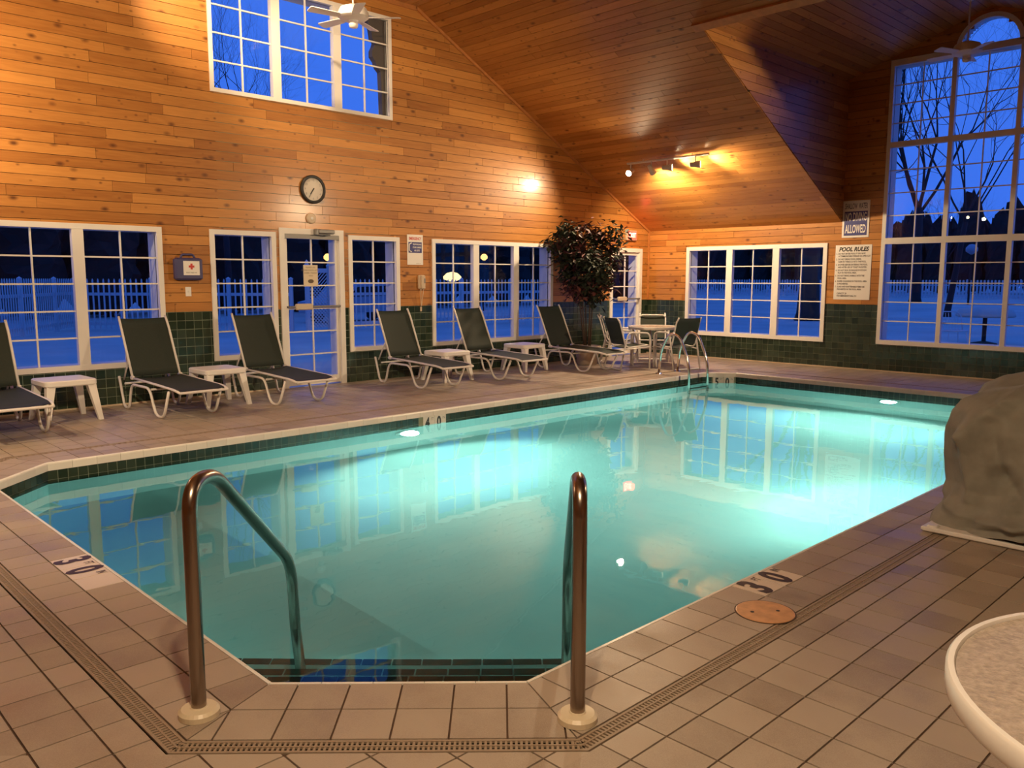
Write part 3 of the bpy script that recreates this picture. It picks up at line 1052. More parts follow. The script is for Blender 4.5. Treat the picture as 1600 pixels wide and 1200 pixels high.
# white coping edge and dark waterline tiles
cope, band = [], {}
for k in range(8):
    a, e, nrm, ln_ = edge_frame(k)
    inn = -nrm
    n3 = V(inn.x, inn.y, 0)
    cnt = max(1, round(ln_ / PT))
    prof_ = [(.009, -.004), (.009, -.0005), (-.004, -.0005), (-.011, -.006), (-.014, -.016), (-.014, -.068), (.002, -.068)]
    vis = k in (0, 1, 2, 3, 5, 6, 7)
    restm = MB()
    for i in range(cnt):
        s0, s1 = ln_ * i / cnt + .0012, ln_ * (i + 1) / cnt - .0012
        A0 = a + e * s0
        poly3 = [V(A0.x + nrm.x * t, A0.y + nrm.y * t, z) for t, z in prof_]
        mb = MB(); mb.prism(poly3, V(e.x, e.y, 0) * (s1 - s0))
        if vis and parea([V(A0.x, A0.y, -.057), V(A0.x + e.x * (s1 - s0), A0.y + e.y * (s1 - s0), -.057), V(A0.x + e.x * (s1 - s0), A0.y + e.y * (s1 - s0), 0), V(A0.x, A0.y, 0)]) > 20:
            mb.build('coping_tile', COPE, pb)
        else:
            restm.prism(poly3, V(e.x, e.y, 0) * (s1 - s0))
    if restm.v: restm.build('coping_tile_field', COPE, pb)['kind'] = 'stuff'
    bt = []
    cnt = max(1, round(ln_ / .077))
    for i in range(cnt):
        for j in range(2):
            s0, s1 = ln_ * i / cnt + .002, ln_ * (i + 1) / cnt - .002
            p, q = a + e * s0, a + e * s1
            z1 = -.070 - j * .077
            w0 = p.x
            if k == 1 and q.x > -7.935 and p.x < -7.623: continue
            if k == 2 and s1 > .185 and s0 < .485: continue
            bt.append([V(p.x, p.y, z1 - .074), V(q.x, q.y, z1 - .074), V(q.x, q.y, z1), V(p.x, p.y, z1)])
    band[k] = (bt, n3)
for k in range(8):
    vis = k in (0, 1, 2, 3, 7)
    pieces(pb, 'waterline_tile', band[k][0], band[k][1] * .006, GREENT, {1: 130, 3: 90, 2: 14, 0: 18}.get(k, 0), 25)
# grout behind the waterline tiles
for k in range(8):
    a, e, nrm, ln_ = edge_frame(k)
    b = a + e * ln_
    m = MB().prism([V(a.x, a.y, -.058), V(b.x, b.y, -.058), V(b.x, b.y, -.225), V(a.x, a.y, -.225)], V(-nrm.x, -nrm.y, 0) * .003)
    m.build('band_grout', GROUTG, pb)
def wall_marker(origin, u, n, dig):
    F = Frame(origin, u, (0, 0, 1), n)
    for i, (d_, un) in enumerate(((dig, 'FT'), ('0', 'IN'))):
        m = MB(); mrect(m, F, (-.165 + i * .167, -.002 + i * .167, -.225, -.0695), .003, .0085); m.build('depth_tile', MARKW, pb)
        text_mesh(d_, .165, F, -.105 + i * .167, -.150, .0089, INK, 'numeral', pb, bold=.007, sx=.72)
        text_mesh(un, .045, F, -.035 + i * .167, -.105, .0089, GREY, 'unit_letters', pb, sx=.8)
wall_marker((-7.78, -2.815, 0), (1, 0, 0), (0, -1, 0), '4')
a, e, nrm, ln_ = edge_frame(2)
q = a + e * .335
wall_marker((q.x, q.y, 0), (e.x, e.y, 0), (-nrm.x, -nrm.y, 0), '5')
# steps in the near chamfer
a, e, nrm, ln_ = edge_frame(6)
mid = a + e * (ln_ / 2)
for i, (dist, z) in enumerate(((1.11, -.80), (.785, -.55), (.49, -.30))):
    m = MB()
    hw = 1.5
    base = mid - nrm * dist
    outer_ = mid
    p = [base - e * hw, base + e * hw, outer_ + e * hw, outer_ - e * hw]
    # keep the tread inside the basin outline
    poly = [(q.x, q.y) for q in p]
    for k in range(8):
        A_, B_ = POOL[k], POOL[(k + 1) % 8]
        dx, dy = B_[0] - A_[0], B_[1] - A_[1]
        poly = clip(poly, -dy, dx, -dy * A_[0] + dx * A_[1] - .004 * math.hypot(dx, dy))
    m.prism([V(x, y, -1.02) for x, y in poly], V(0, 0, z + 1.02))
    st = m.build('step', PLASTER, pb)
    cnt = int(2 * hw / .152)
    for j in range(cnt):
        s0, s1 = -hw + j * .152 + .004, -hw + (j + 1) * .152 - .004
        q = [base + e * s0, base + e * s1, base + e * s1 + nrm * .055, base + e * s0 + nrm * .055]
        if all(abs(((w - mid).dot(e))) < hw for w in q):
            c_ = (q[0] + q[2]) / 2
            if c_.x < -12.2 or c_.y < -8.03: continue
            MB().prism([V(w.x, w.y, z) for w in q], V(0, 0, .006), back=False).build('nosing_tile', NOSE, st)

# water
wt = tessellated(None, 'pool_water', FZ, list(reversed(POOL)), [], WATER, w=WZ)
tag(wt, 'still turquoise water filling the lit pool', 'water', kind='stuff')
# lamps under water
def pool_lamp(loc, n, label, power):
    o = empty('pool_light', loc, label=label, cat='pool light', group='underwater pool lights')
    n = Vector(n)
    rot = V(0, 0, 1).rotation_difference(n).to_matrix()
    MB().lathe([(.15, 0), (.15, .012), (.125, .03), (.12, .03)], (0, 0, 0), 28, rot).build('face_ring', CHROME, o)
    MB().lathe([(.118, .012), (.118, .026), (.08, .036), (.0001, .042)], (0, 0, 0), 28, rot).build('lens', POOLBULB, o)
    ld = bpy.data.lights.new('pool_lamp', 'SPOT')
    ld.energy = power * POOL_W; ld.spot_size = math.radians(165); ld.spot_blend = .6; ld.shadow_soft_size = .10
    ld.color = (.78, 1.0, .92)
    lo = bpy.data.objects.new('pool_lamp', ld)
    lo.location = n * .07
    d = (n + V(0, 0, -.12)).normalized()
    lo.rotation_euler = d.to_track_quat('-Z', 'Y').to_euler()
    link(lo, o)
pool_lamp((-8.18, -2.815, -.42), (0, -1, 0), 'glowing pool light under the 4 FT marker', 420)
pool_lamp((-1.93, -5.62, -.42), (-1, 0, 0), 'glowing pool light in the far pool wall', 360)
pool_lamp((-6.7, -8.11, -.50), (0, 1, 0), 'pool light in the near wall below the deck edge', 260)

# ------------------------------------------------------------------ hand rails and ladder
def handrail(base, d, label):
    o = empty('pool_handrail', (base[0], base[1], 0), label=label, cat='handrail', group='step handrails')
    d = Vector((d[0], d[1], 0)).normalized()
    pts = [V(0, 0, 0), V(0, 0, .80), d * .20 + V(0, 0, .80), d * 1.06 + V(0, 0, .17), d * 1.16 + V(0, 0, -.02), d * 1.17 + V(0, 0, -.795)]
    path = fillet([pts[0], pts[1] , pts[2], pts[3]], .17, 8)
    path = path[:-1] + fillet([path[-2], pts[3], pts[5]], .12, 5)[1:]
    MB().tube(path, .0252, 14).build('rail', STEEL, o, smooth=True)
    MB().lathe([(.068, 0), (.068, .018), (.058, .028), (.030, .030), (.028, .034)], (0, 0, 0), 28).build('escutcheon', ESCUT, o)
    smooth_sharp(o.children[-1]) if len(o.children) else None
    m = MB(); m.lathe([(.045, 0), (.042, .02), (.028, .022)], d * 1.17 + V(0, 0, -.80), 20); m.build('foot_flange', ESCUT, o)
    return o
handrail((-12.575, -7.50), (1, .96), 'curved steel handrail on the left of the pool steps')
handrail((-11.668, -8.42), (1, .96), 'curved steel handrail on the right of the pool steps')

ld_ = empty('pool_ladder', (0, 0, 0), label='steel grab-rail pool ladder at the far corner of the pool', cat='ladder')
for x in (-2.93, -2.42):
    pts = [V(x, -2.42, 0), V(x, -2.46, .40), V(x, -2.62, .66), V(x, -2.80, .60), V(x, -2.98, .20), V(x, -3.0, -.85)]
    MB().tube(fillet(pts, .16, 6), .021, 12).build('rail', CHROME, ld_, smooth=True)
    MB().lathe([(.05, 0), (.045, .016), (.024, .018)], (x, -2.42, 0), 20).build('escutcheon', CHROME, ld_)
for z in (-.35, -.62):
    MB().rbox((-2.675, -2.99, z), (.49, .09, .03), .008).build('rung', PLASTIC, ld_)

# ------------------------------------------------------------------ sun loungers
def make_lounger():
    o = empty('sun_lounger')
    for s in (-1, 1):
        x = s * .285
        pts = [V(x, -.20, .36), V(x, -.32, .016), V(x, -.46, .016), V(x, -.56, .30), V(x, -1.06, .30), V(x, -1.20, .016), V(x, -1.40, .016), V(x, -1.56, .31)]
        MB().tube(fillet(pts, .09, 5), .015, 8).build('leg_frame', TUBE, o, smooth=True)
        pts = [V(s * .27, -.52, .37), V(s * .27, -1.1, .355), V(s * .27, -1.66, .335), V(s * .255, -1.77, .31)]
        MB().tube(fillet(pts, .1, 4), .014, 8).build('seat_rail', TUBE, o, smooth=True)
        pts = [V(s * .27, -.56, .375), V(s * .27, -.30, .93), V(s * .265, -.23, 1.045)]
        MB().tube(fillet(pts, .12, 4), .014, 8).build('back_rail', TUBE, o, smooth=True)
        pts = [V(s * .24, -.43, .62), V(s * .24, -.22, .32)]
        MB().tube(pts, .010, 6).build('back_strut', TUBE, o, smooth=True)
    m = MB()
    m.tube([V(-.285, -.36, .29), V(.285, -.36, .29)], .012, 8); m.build('crossbar', TUBE, o)
    m = MB(); m.tube([V(-.285, -1.1, .29), V(.285, -1.1, .29)], .012, 8); m.build('crossbar', TUBE, o)
    m = MB(); m.tube([V(-.255, -1.77, .31), V(.255, -1.77, .31)], .014, 8); m.build('foot_bar', TUBE, o)
    def sling(path, w, sag, name):
        m = MB()
        P = [Vector(p) for p in path]
        nx = 9
        vs, fs = [], []
        for layer in (0, 1):
            for i, p in enumerate(P):
                t = (P[min(i + 1, len(P) - 1)] - P[max(i - 1, 0)]).normalized()
                nn = V(1, 0, 0).cross(t)
                if nn.z < 0: nn = -nn
                for k in range(nx):
                    u = -1 + 2 * k / (nx - 1)
                    vs.append(p + V(u * w, 0, 0) - nn * (sag * (1 - u * u) + layer * .005))
        np_ = len(P) * nx
        for i in range(len(P) - 1):
            for k in range(nx - 1):
                q = (i * nx + k, i * nx + k + 1, (i + 1) * nx + k + 1, (i + 1) * nx + k)
                fs.append(q); fs.append(tuple(np_ + w_ for w_ in q[::-1]))
        for k in range(nx - 1):
            for i in (0, len(P) - 1):
                fs.append((i * nx + k, np_ + i * nx + k, np_ + i * nx + k + 1, i * nx + k + 1))
        m.add(vs, fs)
        return m.build(name, SLING, o, smooth=True)
    sling([V(0, -.60 - 1.10 * i / 8, .378 - .035 * i / 8 - (.012 if i == 8 else 0)) for i in range(9)], .262, .022, 'seat_sling')
    sling([V(0, -.555 + .315 * i / 8 , .395 + .63 * i / 8) for i in range(9)], .262, .02, 'back_sling')
    for s in (-1, 1):
        m = MB(); m.rbox((s * .272, -.565, .372), (.028, .07, .045), .008); m.build('hinge', TUBE, o)
    return o
LOUNGERS = [(-11.69, -.02, 'dark green sling lounger cut off at the left edge of the photo'),
            (-10.02, .02, 'dark green sling lounger between the two leftmost side tables'),
            (-8.665, .0, 'dark green sling lounger in front of the glazed door'),
            (-6.47, -.01, 'dark green sling lounger below the wall phone'),
            (-5.05, -.02, 'dark green sling lounger between the two far side tables'),
            (-3.36, -.18, 'dark green sling lounger nearest the potted tree')]
proto = make_lounger()
for i, (x, dy, lab) in enumerate(LOUNGERS):
    o = proto if i == 0 else copy_tree(proto)
    o.location = (x, dy, 0)
    o.rotation_euler = (0, 0, math.radians((0, 1, 0, -2, -1, -1)[i]))
    tag(o, lab, 'lounger', 'sling loungers along the window wall')

# ------------------------------------------------------------------ plastic side tables
def make_side_table():
    o = empty('side_table')
    m = MB()
    n = 6
    def ring(h, r, z):
        out = []
        for cx, cy, a0 in ((h - r, h - r, 0), (-h + r, h - r, 90), (-h + r, -h + r, 180), (h - r, -h + r, 270)):
            for k in range(n):
                a = math.radians(a0 + 90 * k / (n - 1))
                out.append(V(cx + r * math.cos(a), cy + r * math.sin(a), z))
        return out
    rings = [ring(.24, .04, .372), ring(.252, .05, .385), ring(.252, .05, .425), ring(.240, .04, .436)]
    N_ = len(rings[0])
    vs = [p for r in rings for p in r]
    fs = [tuple(range(N_ - 1, -1, -1)), tuple(3 * N_ + i for i in range(N_))]
    for l in range(3):
        for i in range(N_):
            j = (i + 1) % N_
            fs.append((l * N_ + i, l * N_ + j, (l + 1) * N_ + j, (l + 1) * N_ + i))
    m.add(vs, fs)
    smooth_sharp(m.build('table_top', PLASTIC, o))
    for sx in (-1, 1):
        for sy in (-1, 1):
            m = MB()
            t, b = .205, .262
            a = [V(sx * (t + .03), sy * (t + .03), .40), V(sx * (t - .055), sy * (t + .03), .40), V(sx * (t - .055), sy * (t - .055), .40), V(sx * (t + .03), sy * (t - .055), .40)]
            c = [V(sx * (b + .018), sy * (b + .018), 0), V(sx * (b - .026), sy * (b + .018), 0), V(sx * (b - .026), sy * (b - .026), 0), V(sx * (b + .018), sy * (b - .026), 0)]
            m.add(a + c, [(0, 1, 5, 4), (1, 2, 6, 5), (2, 3, 7, 6), (3, 0, 4, 7), (4, 5, 6, 7), (3, 2, 1, 0)])
            m.build('leg', PLASTIC, o)
    return o
TABLES = [(-11.02, -.66, 2, 'white plastic side table right of the cut-off lounger'), (-9.37, -.72, 1, 'white plastic side table left of the glazed door'),
          (-5.88, -.76, 0, 'white plastic side table below the wide window, left one of the two'), (-4.11, -.60, 2, 'white plastic side table beside the lounger nearest the potted tree')]
proto = make_side_table()
for i, (x, y, a, lab) in enumerate(TABLES):
    o = proto if i == 0 else copy_tree(proto)
    o.location = (x, y, 0); o.rotation_euler = (0, 0, math.radians(a))
    tag(o, lab, 'side table', 'white plastic side tables')

# ------------------------------------------------------------------ round tables and sling chairs
def round_table(loc, R, h, label, detail=False):
    o = empty('patio_table', loc, label=label, cat='table')
    smooth_sharp(MB().lathe([(R - .02, h - .048), (R - .003, h - .048), (R, h - .040), (R, h - .006), (R - .005, h), (R - .016, h), (R - .019, h - .006), (R - .02, h - .048)], (0, 0, 0), 96 if detail else 48).build('rim', TUBE, o))
    MB().lathe([(.0001, h - .014), (R - .0195, h - .014), (R - .0195, h - .007), (.0001, h - .007)], (0, 0, 0), 72 if detail else 36).build('glass_top', PEBBLE, o)
    for k in range(4):
        a = PI / 4 + k * PI / 2
        d = V(math.cos(a), math.sin(a), 0)
        MB().tube(fillet([d * (R - .06) + V(0, 0, h - .03), d * (R - .20) + V(0, 0, h * .45), d * (R - .05) + V(0, 0, .015)], .2, 5), .016, 8).build('leg', TUBE, o, smooth=True)
    MB().tube([V(math.cos(t) * (R - .19), math.sin(t) * (R - .19), h * .45) for t in [2 * PI * k / 24 for k in range(24)]], .012, 6, closed=True).build('brace_ring', TUBE, o, smooth=True)
    return o
round_table((-11.73, -10.094, 0), .503, .70, 'round patio table with pebbled glass top at the right edge', True)
round_table((-1.97, -1.60, 0), .43, .68, 'round white patio table among chairs in the far corner')

def make_chair():
    o = empty('patio_chair')      # faces +y
    for s in (-1, 1):
        x = s * .27
        pts = [V(x, .24, .0), V(x, .26, .58), V(x, -.10, .60), V(x, -.22, .40), V(x, -.26, .0)]
        pts = [V(x, .25, .012), V(x, .25, .60), V(x, -.16, .62), V(x, -.30, .012)]
        MB().tube(fillet(pts, .09, 5), .014, 8).build('arm_leg_frame', TUBE, o, smooth=True)
        pts = [V(s * .235, .23, .40), V(s * .235, -.18, .36), V(s * .235, -.30, .78), V(s * .225, -.35, .86)]
        MB().tube(fillet(pts, .09, 5), .013, 8).build('seat_rail', TUBE, o, smooth=True)
        MB().tube([V(x, .25, .37), V(x, -.22, .34)], .010, 6).build('side_brace', TUBE, o, smooth=True)
    MB().tube(fillet([V(-.27, .25, .012), V(-.27, -.30, .012), V(.27, -.30, .012), V(.27, .25, .012)], .06, 4)[3:-3], .012, 8).build('sled_base', TUBE, o, smooth=True)
    MB().tube([V(-.235, .24, .40), V(.235, .24, .40)], .012, 8).build('front_bar', TUBE, o)
    MB().tube(fillet([V(-.235, -.30, .79), V(-.2, -.30, .825), V(.2, -.30, .825), V(.235, -.30, .79)], .03, 3), .012, 8).build('back_bar', TUBE, o, smooth=True)
    def sheet(a, b, n, name):
        m = MB(); nx = 7
        a, b = Vector(a), Vector(b)
        t = (b - a).normalized(); nn = V(1, 0, 0).cross(t)
        vs, fs = [], []
        for l in (0, 1):
            for i in range(n):
                for k in range(nx):
                    u = -1 + 2 * k / (nx - 1)
                    vs.append(a + (b - a) * i / (n - 1) + V(u * .232, 0, 0) + nn * ((1 - u * u) * -.018 - l * .004))
        N_ = n * nx
        for i in range(n - 1):
            for k in range(nx - 1):
                q = (i * nx + k, i * nx + k + 1, (i + 1) * nx + k + 1, (i + 1) * nx + k)
                fs += [q, tuple(N_ + w for w in q[::-1])]
        for k in range(nx - 1):
            for i in (0, n - 1): fs.append((i * nx + k, N_ + i * nx + k, N_ + i * nx + k + 1, i * nx + k + 1))
        m.add(vs, fs); m.build(name, SLING, o, smooth=True)
    sheet((0, -.15, .365), (0, .225, .405), 6, 'seat_sling')
    sheet((0, -.34, .855), (0, -.195, .42), 6, 'back_sling')
    return o
def face(d): return math.atan2(d[1], d[0]) - PI / 2
CHAIRS = [((-2.66, -1.60), (.75, -.30), 'white framed sling chair nearest the ladder, in front of the round table on the left'),
          ((-2.05, -.88), (.45, -.62), 'white framed sling chair beside the potted tree, left of the round table'),
          ((-1.36, -1.14), (-.58, -.46), 'white framed sling chair at the far side of the round table, by the corner'),
          ((-2.07, -2.14), (.22, .70), 'white framed sling chair seen from the back, right of the round table')]
proto = make_chair()
for i, (p, d, lab) in enumerate(CHAIRS):
    o = proto if i == 0 else copy_tree(proto)
    o.location = (p[0], p[1], 0); o.rotation_euler = (0, 0, face(d))
    tag(o, lab, 'chair', 'sling chairs around the corner table')

# ------------------------------------------------------------------ potted tree
pt = empty('potted_tree', (-2.66, -.70, 0), label='potted tree with dark red and green leaves by the corner door', cat='plant')
smooth_sharp(MB().lathe([(.15, 0), (.17, .02), (.215, .27), (.24, .28), (.245, .32), (.225, .33), (.215, .29), (.0001, .285)], (0, 0, 0), 32).build('pot', CLAY, pt))
MB().lathe([(.0001, .288), (.212, .288), (.212, .292), (.0001, .30)], (0, 0, 0), 24).build('soil', SOIL, pt)
rg = random.Random(5)
for k in range(6):
    a = k * 1.05
    b = V(math.cos(a) * .05, math.sin(a) * .05, .28)
    t = V(math.cos(a + .5) * rg.uniform(.1, .28), math.sin(a + .5) * rg.uniform(.1, .28), rg.uniform(1.5, 2.0))
    MB().tube([b, b.lerp(t, .5) + V(rg.uniform(-.03, .03), rg.uniform(-.03, .03), 0), t], [.013, .010, .006], 6).build('stem', STEM, pt, smooth=True)
def foliage(name, mat, n, seed):
    rg = random.Random(seed)
    m = MB()
    cl = []
    for k in range(46):
        z = rg.uniform(1.15, 2.32)
        R = .12 + .52 * max(0, min(1, (z - 1.0) / .95)) ** 0.8
        if z > 2.1: R *= .92
        a = rg.uniform(0, 2 * PI); q = R * math.sqrt(rg.random())
        cl.append(V(q * math.cos(a) * 1.08, q * math.sin(a) * .8, z))
    for i in range(n):
        c = rg.choice(cl)
        p = c + V(rg.gauss(0, .10), rg.gauss(0, .085), rg.gauss(0, .085))
        if p.y > .52: p.y = .52
        if p.z < .98: p.z = .98 + (.98 - p.z) * .5
        a, t = rg.uniform(0, 2 * PI), rg.uniform(-.9, .5)
        d = V(math.cos(a) * math.cos(t), math.sin(a) * math.cos(t), math.sin(t))
        s = d.cross(V(rg.uniform(-.4, .4), rg.uniform(-.4, .4), 1)).normalized()
        l, w = rg.uniform(.09, .16), rg.uniform(.026, .044)
        nrm = s.cross(d)
        m.add([p, p + d * l * .45 + s * w + nrm * .008, p + d * l - nrm * .012, p + d * l * .45 - s * w + nrm * .008], [(0, 1, 2), (0, 2, 3)], rg.random() + .001)
    o = m.build(name, mat, pt)
    o['kind'] = 'stuff'
foliage('green_foliage', LEAFG, 2100, 3)
foliage('red_foliage', LEAFR, 1500, 9)

# ------------------------------------------------------------------ covered machine beside the pool
cv = empty('equipment_cover', (-8.05, -8.88, 0), label='grey-brown canvas cover draped over equipment on a white base beside the pool', cat='cover')
def cover_r(th, z):
    # plan: rounded rectangle, waisted low, bulging towards the top, flared hem
    c, s = math.cos(th), math.sin(th)
    hx, hy = .47, .44
    base = 1 / ((abs(c / hx) ** 3.2 + abs(s / hy) ** 3.2) ** (1 / 3.2))
    prof = [(0, 1.16), (.05, 1.12), (.15, .99), (.28, .93), (.48, .99), (.66, 1.0), (.78, .94), (.87, .82), (.94, .58), (1.0, .0)]
    h = z
    for i in range(len(prof) - 1):
        if prof[i][0] <= h <= prof[i + 1][0]:
            t = (h - prof[i][0]) / (prof[i + 1][0] - prof[i][0]); k = prof[i][1] * (1 - t) + prof[i + 1][1] * t
            break
    q = V(c * 1.5 + 3.1, s * 1.5 + .7, h * 1.3)
    f = .045 * noise.noise(q * 1.4) + .016 * noise.noise(q * 4.0)
    for (t0, z0, t1, z1, amp, wd) in FOLDS:
        # distance to the fold line, in metres along the cloth
        ax, ay = (t1 - t0) * .45, (z1 - z0) * .93
        bx_, by_ = (th - t0) * .45, (h - z0) * .93
        tt = max(0, min(1, (ax * bx_ + ay * by_) / (ax * ax + ay * ay)))
        dd = math.hypot(bx_ - ax * tt, by_ - ay * tt)
        f += amp * max(0, 1 - dd / wd) ** 1.4
    return base * (k + f * min(1, (1 - h) * 7))
FOLDS = [(2.95, .97, 2.55, .62, .11, .10), (2.55, .62, 2.62, .22, .09, .08), (2.78, .74, 2.95, .42, -.10, .08), (2.95, .42, 3.18, .26, -.11, .08), (3.75, .46, 3.16, .24, .12, .08),
         (3.95, .95, 3.45, .50, .10, .11), (3.22, .90, 3.30, .48, -.07, .12), (2.35, .15, 3.2, .085, .10, .06), (3.2, .085, 4.5, .20, .10, .07), (2.5, .04, 4.0, .03, -.05, .04), (4.35, .85, 4.05, .30, -.10, .10),
         (4.6, .92, 4.75, .18, .11, .10), (3.05, .16, 3.25, .0, .06, .06), (3.75, .15, 3.9, .0, -.07, .06), (2.75, .12, 2.66, .0, -.06, .05), (2.15, .92, 2.05, .2, .10, .10),
         (1.75, .8, 1.6, .1, -.09, .10), (3.5, .98, 3.9, .80, .07, .07), (3.0, .80, 2.7, .88, -.07, .05), (5.3, .9, 5.1, .1, .1, .1), (.6, .9, .5, .1, .1, .1), (.0, .9, .1, .1, -.09, .1), (1.1, .95, 1.0, .15, .1, .1)]
m = MB()
NT, NZ = 176, 80
vs, fs = [], []
H = .93
for j in range(NZ):
    z = j / (NZ - 1)
    for i in range(NT):
        th = 2 * PI * i / NT
        r = cover_r(th, z)
        zz = H * z * (1 + .05 * math.sin(2 * th + .5) * z) + (.025 * math.sin(4 * th + 1) + .03) * (1 - z) ** 3
        zz += .02 * math.sin(6 * th) * math.sin(PI * z)
        vs.append(V(r * math.cos(th), r * math.sin(th), max(.012, zz)))
for j in range(NZ - 1):
    for i in range(NT):
        k = (i + 1) % NT
        fs.append((j * NT + i, j * NT + k, (j + 1) * NT + k, (j + 1) * NT + i))
m.add(vs, fs)
m.build('canvas_cover', COVER, cv, smooth=True)
m = MB(); m.rbox((-.02, 0, .018), (1.06, .92, .028), .012); m.build('base_plate', PLASTIC, cv)
for y in (-.40, .40):
    m = MB(); m.rbox((-.51, y, .028), (.06, .06, .03), .01); m.build('base_foot', PLASTIC, cv)

# ------------------------------------------------------------------ things on the walls
def disc_wall(parent, F, u, v, prof, n, mat, name):
    R = Matrix((F.u, F.v, F.n)).transposed()
    return MB().lathe(prof, F.P(u, v), n, R).build(name, mat, parent)
# clock
ck = empty('wall_clock', FL.P(-7.605, 2.68, .014), label='round black-rimmed wall clock above the glazed door', cat='clock')
disc_wall(ck, LF, 0, 0, [(.190, 0), (.190, .03), (.178, .042), (.155, .038), (.150, .02)], 48, BLACK, 'rim')
disc_wall(ck, LF, 0, 0, [(.152, .004), (.152, .020), (.0001, .0205)], 48, plain('clock_face', (.62, .57, .50), .5), 'dial')
for h in range(1, 13):
    a = PI / 2 - h * PI / 6
    text_mesh(str(h), .042, LF, math.cos(a) * .122, math.sin(a) * .122, .0225, GREY, 'numeral', ck)
def hand(a, l, w, name):
    d = (math.sin(a), math.cos(a)); s = (math.cos(a), -math.sin(a))
    q = [(-d[0] * .02 + s[0] * w, -d[1] * .02 + s[1] * w), (d[0] * l + s[0] * w * .4, d[1] * l + s[1] * w * .4), (d[0] * l - s[0] * w * .4, d[1] * l - s[1] * w * .4), (-d[0] * .02 - s[0] * w, -d[1] * .02 - s[1] * w)]
    MB().prism([LF.P(x, y, .024) for x, y in q], LF.n * .002).build(name, INK, ck)
hand(math.radians(210), .125, .005, 'minute_hand'); hand(math.radians(217), .08, .007, 'hour_hand')
# round sounder
sd_ = empty('round_detector', FL.P(-7.645, 2.293, .013), label='small round cream disc between the clock and the door', cat='detector')
disc_wall(sd_, LF, 0, 0, [(.072, 0), (.072, .02), (.06, .035), (.0001, .04)], 32, BEIGE, 'housing')
disc_wall(sd_, LF, 0, 0, [(.02, .035), (.02, .044), (.0001, .046)], 16, WHITE, 'centre_cap')
# first aid kit
fk = empty('first_aid_kit', FL.P(-9.385, 1.605, .014), label='blue first-aid case with a red cross label on the pine wall', cat='first-aid kit')
MB().rbox(LF.P(0, -.01, .045), (.345, .09, .27), .03).build('case', KIT, fk)
MB().tube(fillet([LF.P(-.09, .115, .045), LF.P(-.07, .165, .045), LF.P(.07, .165, .045), LF.P(.09, .115, .045)], .03, 4), .014, 8).build('handle', KIT, fk, smooth=True)
m = MB(); mrect(m, LF, (-.075, .125, -.085, .085), .0905, .092); lb = m.build('label', SIGNW, fk)
m = MB(); mrect(m, LF, (.012, .038, -.015, .055), .0922, .0928); mrect(m, LF, (-.01, .06, .007, .033), .0922, .0929); m.build('red_cross', REDINK, lb)
text_mesh('FIRST AID KIT', .022, LF, .025, -.055, .0928, INK, 'lettering', lb)
# switch
sw = empty('light_switch', FL.P(-9.375, 1.32, .012), label='white switch plate below the first-aid case', cat='switch')
MB().rbox(LF.P(0, 0, .004), (.072, .008, .115), .003).build('plate', SIGNW, sw)
MB().rbox(LF.P(0, 0, .011), (.012, .014, .026), .003).build('toggle', SIGNW, sw)
# emergency sign
es = empty('emergency_sign', FL.P(-5.872, 1.915, .012), label='white emergency telephone sign with red heading above the wall phone', cat='sign')
m = MB(); mrect(m, LF, (-.148, .148, -.225, .225), .0, .006); m.build('panel', SIGNW, es)
text_mesh('EMERGENCY', .058, LF, 0, .165, .0065, REDINK, 'heading', es, width=.235, bold=.002)
m = MB(); mrect(m, LF, (-.125, .125, -.045, .115), .006, .0066); bx_ = m.build('blue_panel', BLUEINK, es)
text_mesh('TELEPHONE AND\nOTHER NUMBERS\nARE LISTED', .034, LF, .035, .035, .0070, SIGNW, 'lettering', bx_, width=.165, spacing=1.35, bold=.0008)
MB().tube(fillet([LF.P(-.068, .10, .007), LF.P(-.112, .085, .007), LF.P(-.112, -.015, .007), LF.P(-.068, -.03, .007)], .03, 4), .008, 6).build('phone_icon', SIGNW, bx_)
text_mesh('IN CASE OF', .016, LF, .06, -.205, .0065, GREY, 'small_print', es)
# phone
ph = empty('wall_phone', FL.P(-5.777, 1.43, .012), label='beige wall phone with hanging cord under the emergency sign', cat='phone')
MB().rbox(LF.P(0, 0, .03), (.12, .06, .215), .014).build('body', BEIGE, ph)
MB().rbox(LF.P(-.018, 0, .075), (.05, .035, .20), .014).build('handset', BEIGE, ph)
MB().rbox(LF.P(.035, .02, .062), (.035, .006, .07), .002).build('keypad', GREY, ph)
MB().tube(fillet([LF.P(-.03, -.1, .05), LF.P(-.02, -.25, .03), LF.P(.0, -.40, .02), LF.P(.012, -.25, .03), LF.P(.03, -.10, .04)], .08, 5), .006, 6).build('cord', BEIGE, ph, smooth=True)
MB().rbox(LF.P(-.0, -.41, .008), (.03, .02, .07), .004).build('cord_cover', BEIGE, ph)
# exit sign
ex = empty('exit_sign', FL.P(-.64, 2.32, .012), label='glowing red exit sign above the corner door', cat='sign')
MB().rbox(LF.P(0, 0, .03), (.30, .06, .19), .008).build('housing', BEIGE, ex)
m = MB(); mrect(m, LF, (-.135, .135, -.08, .08), .06, .063); m.build('face', plain('exit_face', (.55, .08, .05), .4, emit=(1, .05, .03), estr=2.6), ex)
text_mesh('EXIT', .12, LF, 0, -.0, .0645, EXITR, 'lettering', ex, bold=.004, width=.22)
li = bpy.data.lights.new('exit_glow', 'POINT'); li.energy = 1.6; li.color = (1, .06, .03); li.shadow_soft_size = .06
lo = bpy.data.objects.new('exit_glow', li); lo.location = (0, -.16, 0); link(lo, ex)
